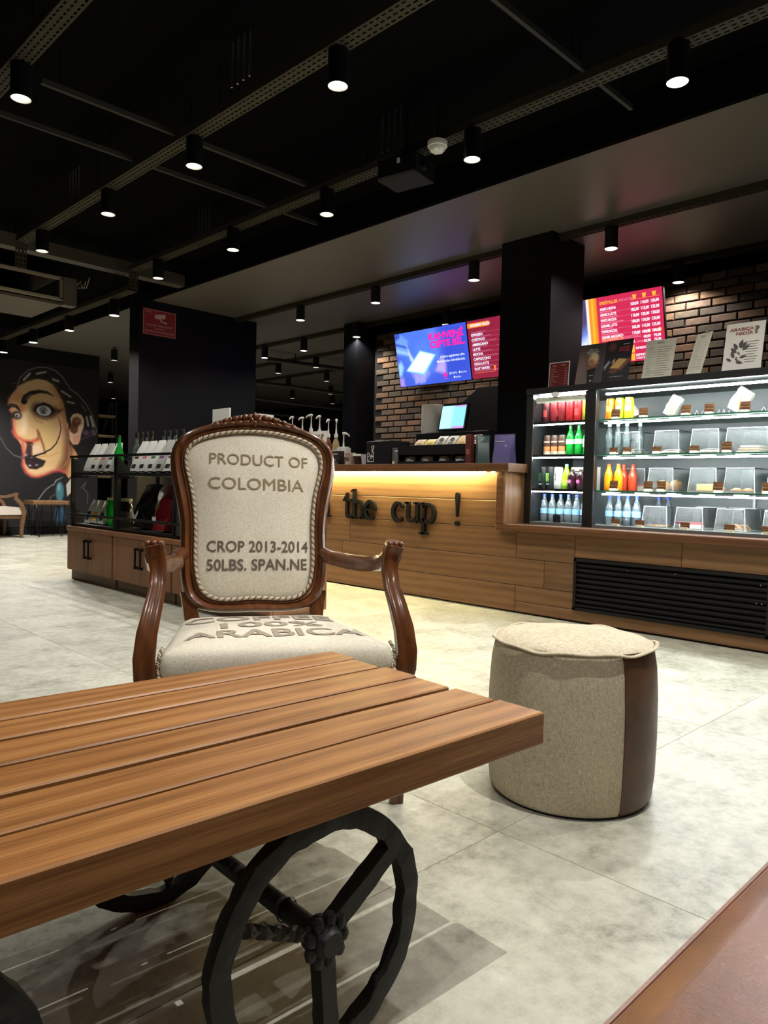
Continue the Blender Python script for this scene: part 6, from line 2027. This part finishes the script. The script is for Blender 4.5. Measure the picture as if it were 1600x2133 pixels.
# carved crest
cr = B()
rg = random.Random(4)
def lump(c, d, n=10, rot=0.0):
    R2 = []
    for i in range(6):
        a = -PI / 2 + PI * i / 5
        R2.append([(c[0] + d[0] * math.cos(a) * math.cos(2 * PI * k / n) * math.cos(rot) - d[2] * math.sin(a) * math.sin(rot), c[1] + d[1] * math.cos(a) * math.sin(2 * PI * k / n), c[2] + d[2] * math.sin(a) * math.cos(rot) + d[0] * math.cos(a) * math.cos(2 * PI * k / n) * math.sin(rot)) for k in range(n)])
    cr.rings(R2, capa=False, capb=False)
for s in (-1, 1):
    for k in range(9):
        u = s * (0.018 + 0.0165 * k)
        z = 1.112 - 0.0016 * k - 0.00012 * k * k * 3
        p = bk(u, z, 0.012 + 0.006 * (k % 2))
        lump(p, (0.013, 0.012, 0.011 - 0.0005 * k), 10, s * (-0.5))
    for k in range(5):
        u = s * (0.03 + 0.026 * k)
        p = bk(u, 1.092 - 0.0035 * k, 0.024)
        lump(p, (0.015, 0.007, 0.006), 10, -s * 0.35)
    p = bk(s * 0.012, 1.098, 0.026)
    lump(p, (0.009, 0.008, 0.014), 10, -s * 0.4)
lump(bk(0, 1.114, 0.018), (0.010, 0.014, 0.015))
lump(bk(0, 1.088, 0.026), (0.007, 0.007, 0.012))
cr.obj('carved_crest', M['walnut'], ac_, 70, fix=True)
# rear stiles and legs
for s in (-1, 1):
    pts = [bk(s * 0.222, 0.53, -0.004), bk(s * 0.208, 0.48, -0.004), bk(s * 0.200, 0.43, -0.004), (s * 0.198 + U0, 0.485, 0.34), (s * 0.200 + U0, 0.50, 0.2), (s * 0.205 + U0, 0.55, 0.06), (s * 0.207 + U0, 0.575, 0.0)]
    B().sweep(pts, [(-0.022, -0.018), (0.022, -0.018), (0.026, 0.0), (0.022, 0.018), (-0.022, 0.018), (-0.026, 0.0)], up=(0, 1, 0), scales=[0.7, 0.95, 1, 1, 0.95, 0.8, 0.7]).obj('rear_leg', M['walnut'], ac_, 50, fix=True)
# seat
SFU = 0.004
def seat_outline(n=15):
    """corner points of the cushion, rounded"""
    fw, bwid, v0, v1 = 0.312, 0.235, -0.012, 0.492
    base = [(-fw, v0), (fw, v0), (bwid + U0 * 0.5, v1), (-bwid + U0, v1)]
    out = []
    rad = (0.035, 0.035, 0.05, 0.05)
    for i in range(4):
        p, a, b_ = Vector(base[i]), Vector(base[i - 1]), Vector(base[(i + 1) % 4])
        e1, e2 = (a - p).normalized(), (b_ - p).normalized()
        s_, e_ = p + e1 * rad[i], p + e2 * rad[i]
        for k in range(7):
            t_ = k / 6
            out.append(tuple((s_ * (1 - t_) ** 2 + p * 2 * t_ * (1 - t_) + e_ * t_ * t_)))
        nx = Vector(base[(i + 1) % 4])
        end = nx + (p - nx).normalized() * rad[(i + 1) % 4]
        for k in range(1, 8):
            out.append(tuple(e_.lerp(end, k / 8)))
    return out
so_ = seat_outline()
sc_ = (0.0 + SFU, 0.235)
prof = [(0.97, 0.372), (1.0, 0.378), (1.012, 0.398), (1.010, 0.418), (0.995, 0.434), (0.97, 0.444), (0.91, 0.4525), (0.8, 0.4585), (0.65, 0.463), (0.45, 0.4665), (0.25, 0.4685), (0.06, 0.469)]
def seat_z(u, v):
    rr = 0.0
    a = math.atan2(v - sc_[1], u - sc_[0])
    best = None
    for p in so_:
        dd = abs((a - math.atan2(p[1] - sc_[1], p[0] + SFU - sc_[0]) + PI) % (2 * PI) - PI)
        if best is None or dd < best[0]:
            best = (dd, math.hypot(p[0] + SFU - sc_[0], p[1] - sc_[1]))
    rr = math.hypot(u - sc_[0], v - sc_[1]) / best[1]
    z = 0.469
    pr_ = prof[5:][::-1]
    for (s0, z0), (s1, z1) in zip(pr_[:-1], pr_[1:]):
        if s0 <= rr <= s1:
            z = z0 + (z1 - z0) * (rr - s0) / (s1 - s0)
    return z
B().rings([[(sc_[0] + (p[0] + SFU - sc_[0]) * s_, sc_[1] + (p[1] - sc_[1]) * s_, z) for p in so_] for s_, z in prof]).obj('seat_cushion', M['linen'], ac_, 60, fix=True)
def seat_text(body, u0, v0, hv, w, bold, m):
    v, f = text_mesh(body, bold)
    lo, hi_ = v.min(0), v.max(0)
    kx, k = w / (hi_[0] - lo[0]), hv / 0.72
    pts = [(u0 + (p[0] - lo[0]) * kx, v0 + p[1] * k) for p in v]
    on_back(pts, f, lambda u, q_: (u, q_, seat_z(u, q_) + 0.0018), 'printed_lettering', m)
seat_text('COFFEE', -0.245, 0.315, 0.085, 0.45, 0.02, M['print3'])
seat_text('100%', -0.145, 0.205, 0.075, 0.30, 0.02, M['print3'])
seat_text('ARABICA', -0.25, 0.085, 0.085, 0.505, 0.02, M['print3'])
# seat rail
B().rings([[(sc_[0] + (p[0] + SFU - sc_[0]) * s_, sc_[1] + (p[1] - sc_[1]) * s_, z) for p in so_] for s_, z in ((0.96, 0.285), (0.985, 0.29), (0.99, 0.345), (1.0, 0.352), (1.0, 0.374), (0.9, 0.376))]).obj('seat_rail', M['walnut'], ac_, 40, fix=True)
for s in (-1, 1):
    x = s * 0.312 + SFU
    rope([(x * 0.985, -0.02, 0.378), (x, -0.005, 0.384), (x * 1.01, 0.0, 0.41), (x * 0.995, 0.004, 0.44), (x * 0.97, 0.02, 0.455)], 0.0055, 'seat_cord', ac_, False, 0.02)
rope([(x_, -0.021, 0.380) for x_ in np.linspace(-0.30, 0.30, 12)], 0.0055, 'seat_cord', ac_, False, 0.02)
# front legs, arm posts and arms
oct_ = [(-0.026, -0.014), (-0.016, -0.020), (-0.006, -0.017), (0.006, -0.017), (0.016, -0.020), (0.026, -0.014), (0.027, 0.012), (0.016, 0.022), (-0.016, 0.022), (-0.027, 0.012)]
for s in (-1, 1):
    x = 0.335 * s + SFU
    leg = [(x - s * 0.005, 0.012, 0.385), (x, 0.006, 0.33), (x + s * 0.004, -0.004, 0.26), (x + s * 0.002, 0.002, 0.16), (x - s * 0.004, 0.012, 0.06), (x - s * 0.004, 0.012, 0.0)]
    B().sweep(leg, oct_, up=(0, 1, 0), scales=[1.0, 1.1, 1.05, 0.88, 0.74, 0.7]).obj('front_leg', M['walnut'], ac_, 50, fix=True)
    post = [(x - s * 0.001, 0.006, 0.33), (x + s * 0.010, 0.0, 0.385), (x + s * 0.013, 0.004, 0.43), (x + s * 0.008, 0.02, 0.49), (x - s * 0.004, 0.045, 0.55), (x - s * 0.014, 0.075, 0.60), (x - s * 0.016, 0.098, 0.645), (x - s * 0.010, 0.105, 0.685), (x - s * 0.004, 0.098, 0.712), (x - s * 0.002, 0.092, 0.722)]
    B().sweep(post, oct_, up=(0, 1, 0), scales=[0.95, 1.05, 1.05, 1.0, 0.9, 0.82, 0.82, 0.92, 1.0, 0.92]).obj('arm_post', M['walnut'], ac_, 50, fix=True)
    for k in range(3):
        B().lathe([(0.0, -0.009), (0.007, -0.006), (0.009, 0.0), (0.007, 0.006), (0.0, 0.009)], 12, (x - s * 0.003 + (k - 1) * 0.016, 0.088, 0.72), cap=False).obj('carved_scroll', M['walnut'], ac_, 60)
    xb = 0.242 * s + U0
    arm = [(x - s * 0.006, 0.10, 0.690), (x - s * 0.004, 0.14, 0.680), (x - s * 0.002, 0.20, 0.660), (x - s * 0.006, 0.28, 0.645), (x - s * 0.025, 0.36, 0.636), (x - s * 0.055, 0.44, 0.634), (xb + s * 0.012, 0.50, 0.642), (xb - s * 0.012, 0.535, 0.655)]
    B().sweep(arm, [(-0.020, -0.024), (0.020, -0.024), (0.026, -0.005), (0.022, 0.016), (0.010, 0.024), (-0.010, 0.024), (-0.022, 0.016), (-0.026, -0.005)], up=(0, 0, 1), scales=[1.0, 1.0, 1.0, 1.0, 1.0, 0.95, 0.9, 0.8]).obj('armrest', M['walnut'], ac_, 55, fix=True)

# ============================================================ PLANK TABLE
tb_ = thing('plank_coffee_table', 'long teak plank coffee table on black iron wagon wheels in the foreground', 'table', (1.238, 0.79, 0), math.radians(-2.5))
edges = [0.0, 0.115, 0.234, 0.349, 0.466, 0.568, 0.668]
gaps = [0.0, 0.0052, 0.0088, 0.0062, 0.0066, 0.0058, 0.0]
Lt = 1.63
for k in range(6):
    y0 = edges[k] + gaps[k]
    y1 = edges[k + 1] - gaps[k + 1]
    y0l, y1l = y0, y1
    if k == 5:
        y1l = y1 + 0.05
        y0l = y0 + 0.022
    if k == 4:
        y0l, y1l = y0 + 0.010, y1 + 0.016
    if k == 3:
        y1l = y1 + 0.004
    dx = (0.003, -0.004, -0.008, 0.003, -0.010, 0.002)[k]
    hx, z0, z1, c_ = Lt / 2, 0.386, 0.450, 0.003
    yc = (y0 + y1) / 2
    def pr(e):
        return [[(-hx, y0l - yc + e, 0), (dx + hx, y0 - yc + e, 0), (dx + hx, y1 - yc - e, 0), (-hx, y1l - yc - e, 0)]]
    r0, r1 = pr(0)[0], pr(c_)[0]
    sh = lambda r, z, e=0.0: [(p[0] - (e if p[0] > 0 else -e), p[1], z) for p in r]
    # the underside is cut back at an angle near the end
    rings_ = [sh(r1, z0 - 0.418, c_), sh(r0, z0 - 0.418 + c_), sh(r0, z1 - 0.418 - c_), sh(r1, z1 - 0.418, c_)]
    B().rings(rings_).obj('plank', M['teak'], tb_, loc=(-hx, yc, 0.418), fix=True)
for x in (-0.516, -1.108):
    B().box((x - 0.035, 0.05, 0.352), (x + 0.035, 0.62, 0.386)).obj('cross_batten', M['teak'], tb_)
def wheel(x, y, ph, full_=True):
    R = 0.192
    rg2 = random.Random(int(x * 100) + int(y * 10))
    n = 72
    rim = B()
    path, scl = [], []
    for k in range(n):
        a = 2 * PI * k / n
        rr = R - 0.013 + 0.0013 * math.sin(a * 7 + 2 * x) + 0.0010 * math.sin(a * 17 + 3 * y) + rg2.uniform(-0.0009, 0.0009)
        path.append((x + rr * math.cos(a), y, 0.195 + rr * math.sin(a)))
        scl.append((1 + rg2.uniform(-0.1, 0.1), 1 + rg2.uniform(-0.15, 0.15)))
    rim.sweep(path, [(-0.016, -0.012), (0.0, -0.0135), (0.016, -0.012), (0.017, 0.0), (0.016, 0.010), (0.0, 0.012), (-0.016, 0.010), (-0.017, 0.0)], True, up=(0, 1, 0), scales=scl)
    w_ = rim.obj('wheel', M['iron'], tb_, 70, fix=True)
    for k in range(3):
        a = math.radians(ph + 120 * k)
        p0, p1 = Vector((x, y, 0.195)), Vector((x + (R - 0.02) * math.cos(a), y, 0.195 + (R - 0.02) * math.sin(a)))
        if k == 1:
            pts = [p0.lerp(p1, i / 24) for i in range(25)]
            B().sweep(pts, [(-0.011, -0.005), (0.011, -0.005), (0.011, 0.005), (-0.011, 0.005)], up=(0, 1, 0), twist=[i * 0.75 for i in range(25)]).obj('twisted_spoke', M['ironbright'], w_, 30)
        else:
            pts = [p0.lerp(p1, i / 8) for i in range(9)]
            B().sweep(pts, [(-0.014, -0.014), (0.014, -0.014), (0.017, 0.0), (0.014, 0.014), (-0.014, 0.014), (-0.017, 0.0)], up=(0, 1, 0), scales=[1 + rg2.uniform(-0.06, 0.06) for _ in range(9)]).obj('spoke', M['iron'], w_, 40)
    h = B()
    sgn = -1 if y < 0.3 else 1
    h.lathe([(0.0, -0.03), (0.018, -0.03), (0.022, -0.022), (0.026, -0.018), (0.028, 0.016), (0.0, 0.018)], 16, mx=Matrix.Translation((x, y, 0.195)) @ Matrix.Rotation(-sgn * PI / 2, 4, 'X') @ Matrix.Diagonal((1, 1, -1, 1)))
    for k in range(9):
        a = 2 * PI * k / 9
        h.lathe([(0.0, -0.012), (0.008, -0.009), (0.0105, 0), (0.008, 0.009), (0.0, 0.012)], 8, (x + 0.031 * math.cos(a), y + sgn * 0.012, 0.195 + 0.031 * math.sin(a)), cap=False)
    h.obj('hub', M['iron'], w_, 50)
for x in (-0.516, -1.108):
    wheel(x, 0.028, 35)
    wheel(x, 0.585, 160)
    B().cyl((x, 0.03, 0.195), (x, 0.585, 0.195), 0.017, 12).obj('axle', M['iron'], tb_, 50)
    B().lathe([(0.019, -0.003), (0.021, 0), (0.019, 0.003)], 14, mx=Matrix.Translation((x, 0.12, 0.195)) @ Matrix.Rotation(PI / 2, 4, 'X'), cap=False).obj('axle_collar', M['ironbright'], tb_)

# ============================================================ OTTOMAN
ot = thing('round_ottoman', 'round linen ottoman with a brown leather side panel, right of the table', 'ottoman', (1.947, 1.148, 0))
prof = [(0.226, 0.006), (0.234, 0.02), (0.240, 0.08), (0.243, 0.19), (0.242, 0.30), (0.237, 0.385), (0.229, 0.43), (0.223, 0.448)]
aL0, aL1 = math.radians(-113.5), math.radians(-40)
B().lathe(prof, 84, cap=False, a0=aL1, a1=aL0 + 2 * PI).obj('linen_side', M['linen2'], ot, 60)
B().lathe([(r + 0.0012, z) for r, z in prof], 22, cap=False, a0=aL0, a1=aL1).obj('leather_panel', M['leather2'], ot, 60)
for a in (aL0, aL1):
    B().tube([((r + 0.001) * math.cos(a), (r + 0.001) * math.sin(a), z) for r, z in prof], 0.0022, 6).obj('seam', M['leather2'], ot)
B().lathe([(0.0, 0.0), (0.225, 0.0), (0.228, 0.006), (0.226, 0.008)], 48, cap=False).obj('base', M['black'], ot)
nw = 96
wav = lambda a: 0.004 * math.sin(5 * a + 1.0) + 0.0025 * math.sin(11 * a)
tp = [[(0.227 * math.cos(2 * PI * k / nw), 0.227 * math.sin(2 * PI * k / nw), 0.447 + wav(2 * PI * k / nw) * 0.8) for k in range(nw)]]
for t_, z in ((0.97, 0.452), (0.9, 0.457), (0.75, 0.462), (0.5, 0.466), (0.2, 0.468), (0.02, 0.4685)):
    tp.append([(0.227 * t_ * math.cos(2 * PI * k / nw), 0.227 * t_ * math.sin(2 * PI * k / nw), z + wav(2 * PI * k / nw) * max(0, t_ - 0.6)) for k in range(nw)])
B().rings(tp, capa=False).obj('top_cover', M['linen2'], ot, 70)
B().tube([((0.234 + 0.5 * wav(2 * PI * k / nw)) * math.cos(2 * PI * k / nw), (0.234 + 0.5 * wav(2 * PI * k / nw)) * math.sin(2 * PI * k / nw), 0.447 + wav(2 * PI * k / nw)) for k in range(nw)], 0.0045, 8, True, scales=[(1.3, 0.9)] * nw).obj('piping', M['linen2'], ot, 60)

# ============================================================ LEATHER SEAT
ls = thing('leather_sofa', 'tan leather sofa seat at the bottom right corner', 'sofa', (0.6, 0.0, 0))
W2, D2 = 1.0, 0.31
def rr_ring(ex, z, e):
    r = 0.05
    out = []
    for cx_, cy_, a0_ in ((W2 - r, D2 - r, 0), (-W2 + r, D2 - r, 90), (-W2 + r, -0.42 + r, 180), (W2 - r, -0.42 + r, 270)):
        for k in range(6):
            a = math.radians(a0_ + 18 * k)
            out.append((cx_ + (r + e) * math.cos(a), cy_ + (r + e) * math.sin(a), z))
    return out
B().rings([rr_ring(0, 0.23, -0.01), rr_ring(0, 0.24, 0.0), rr_ring(0, 0.39, 0.0), rr_ring(0, 0.408, -0.004), rr_ring(0, 0.418, -0.012), rr_ring(0, 0.425, -0.035), rr_ring(0, 0.434, -0.045)]).obj('seat_cushion', M['leather'], ls, 60, fix=True)
B().tube(rr_ring(0, 0.402, 0.001), 0.004, 6, True).obj('cushion_piping', M['leather'], ls)
B().box((-W2 + 0.02, -0.40, 0.10), (W2 - 0.02, D2 - 0.02, 0.23)).obj('seat_base', M['leather'], ls)
for sx in (-1, 1):
    for yy in (-0.36, 0.24):
        B().lathe([(0.018, 0), (0.024, 0.10)], 12, (sx * (W2 - 0.08), yy, 0)).obj('leg', M['black'], ls)

# ============================================================ FURNITURE BY THE PAINTED WALL
def small_chair(x, y, rz, label):
    t = thing('cafe_armchair', label, 'armchair', (x, y, 0), rz)
    wd = M['plinth']
    B().chbox((-0.26, -0.28, 0.35), (0.26, 0.28, 0.46), 0.04, 0).obj('seat_cushion', colm(206, 196, 186, 0.8), t)
    B().box((-0.24, -0.26, 0.29), (0.24, 0.26, 0.35)).obj('seat_rail', wd, t)
    for sx, sy in ((1, 1), (1, -1)):
        B().sweep([(0.24, sy * 0.27, 0), (0.25, sy * 0.27, 0.2), (0.27, sy * 0.285, 0.40), (0.22, sy * 0.29, 0.52), (0.14, sy * 0.29, 0.60), (0.15, sy * 0.29, 0.68)], [(-0.025, -0.02), (0.025, -0.02), (0.025, 0.02), (-0.025, 0.02)], up=(0, 1, 0), scales=[0.8, 1, 1.3, 1.1, 1.0, 1.1]).obj('arm_post', wd, t, 50, fix=True)
        B().sweep([(0.17, sy * 0.29, 0.66), (0.0, sy * 0.285, 0.62), (-0.22, sy * 0.26, 0.63)], [(-0.022, -0.02), (0.022, -0.02), (0.022, 0.02), (-0.022, 0.02)]).obj('armrest', wd, t, fix=True)
        B().sweep([(-0.22, sy * 0.24, 0), (-0.21, sy * 0.24, 0.35), (-0.27, sy * 0.24, 0.95)], [(-0.02, -0.02), (0.02, -0.02), (0.02, 0.02), (-0.02, 0.02)], up=(0, 1, 0)).obj('rear_leg', wd, t, fix=True)
    B().chbox((-0.30, -0.22, 0.50), (-0.24, 0.22, 0.98), 0.02, 0).obj('back_cushion', colm(206, 196, 186, 0.8), t)
    return t
small_chair(3.70, 11.98, math.radians(8), 'small far wooden armchair with a white seat before the painted wall')
ft = thing('hairpin_table', 'small wooden table on thin hairpin legs before the painted wall', 'table', (4.42, 11.95, 0), math.radians(-2))
B().chbox((-0.27, -0.24, 0.50), (0.27, 0.24, 0.562), 0.012, 1).obj('table_top', M['counter'], ft)
for sx in (-1, 1):
    for sy in (-1, 1):
        x, y = sx * 0.17, sy * 0.16
        B().tube([(x - 0.05, y, 0.50), (x - 0.012, y + sy * 0.02, 0.02), (x, y + sy * 0.02, 0.006), (x + 0.012, y + sy * 0.02, 0.02), (x + 0.05, y, 0.50)], 0.006, 6).obj('leg', M['black'], ft)
# ladder shelf far back
ld = thing('ladder_shelf', 'dark ladder shelf with two pale boards in the gap right of the mural', 'shelf', (6.72, 15.0, 0))
for x0, x1 in ((-0.28, 0.12), (0.14, 0.14), (0.22, 0.22)):
    B().tube([(x0 - 0.3 * (1 if x0 != x1 else 0), 0, 0.0), (x1, 0, 2.55)], 0.02, 6).obj('post', colm(74, 70, 64), ld)
for z in (2.23, 1.82, 1.40, 0.98):
    B().box((-0.22, -0.14, z - 0.025), (0.14, 0.14, z + 0.02)).obj('shelf_board', colm(214, 180, 140), ld)
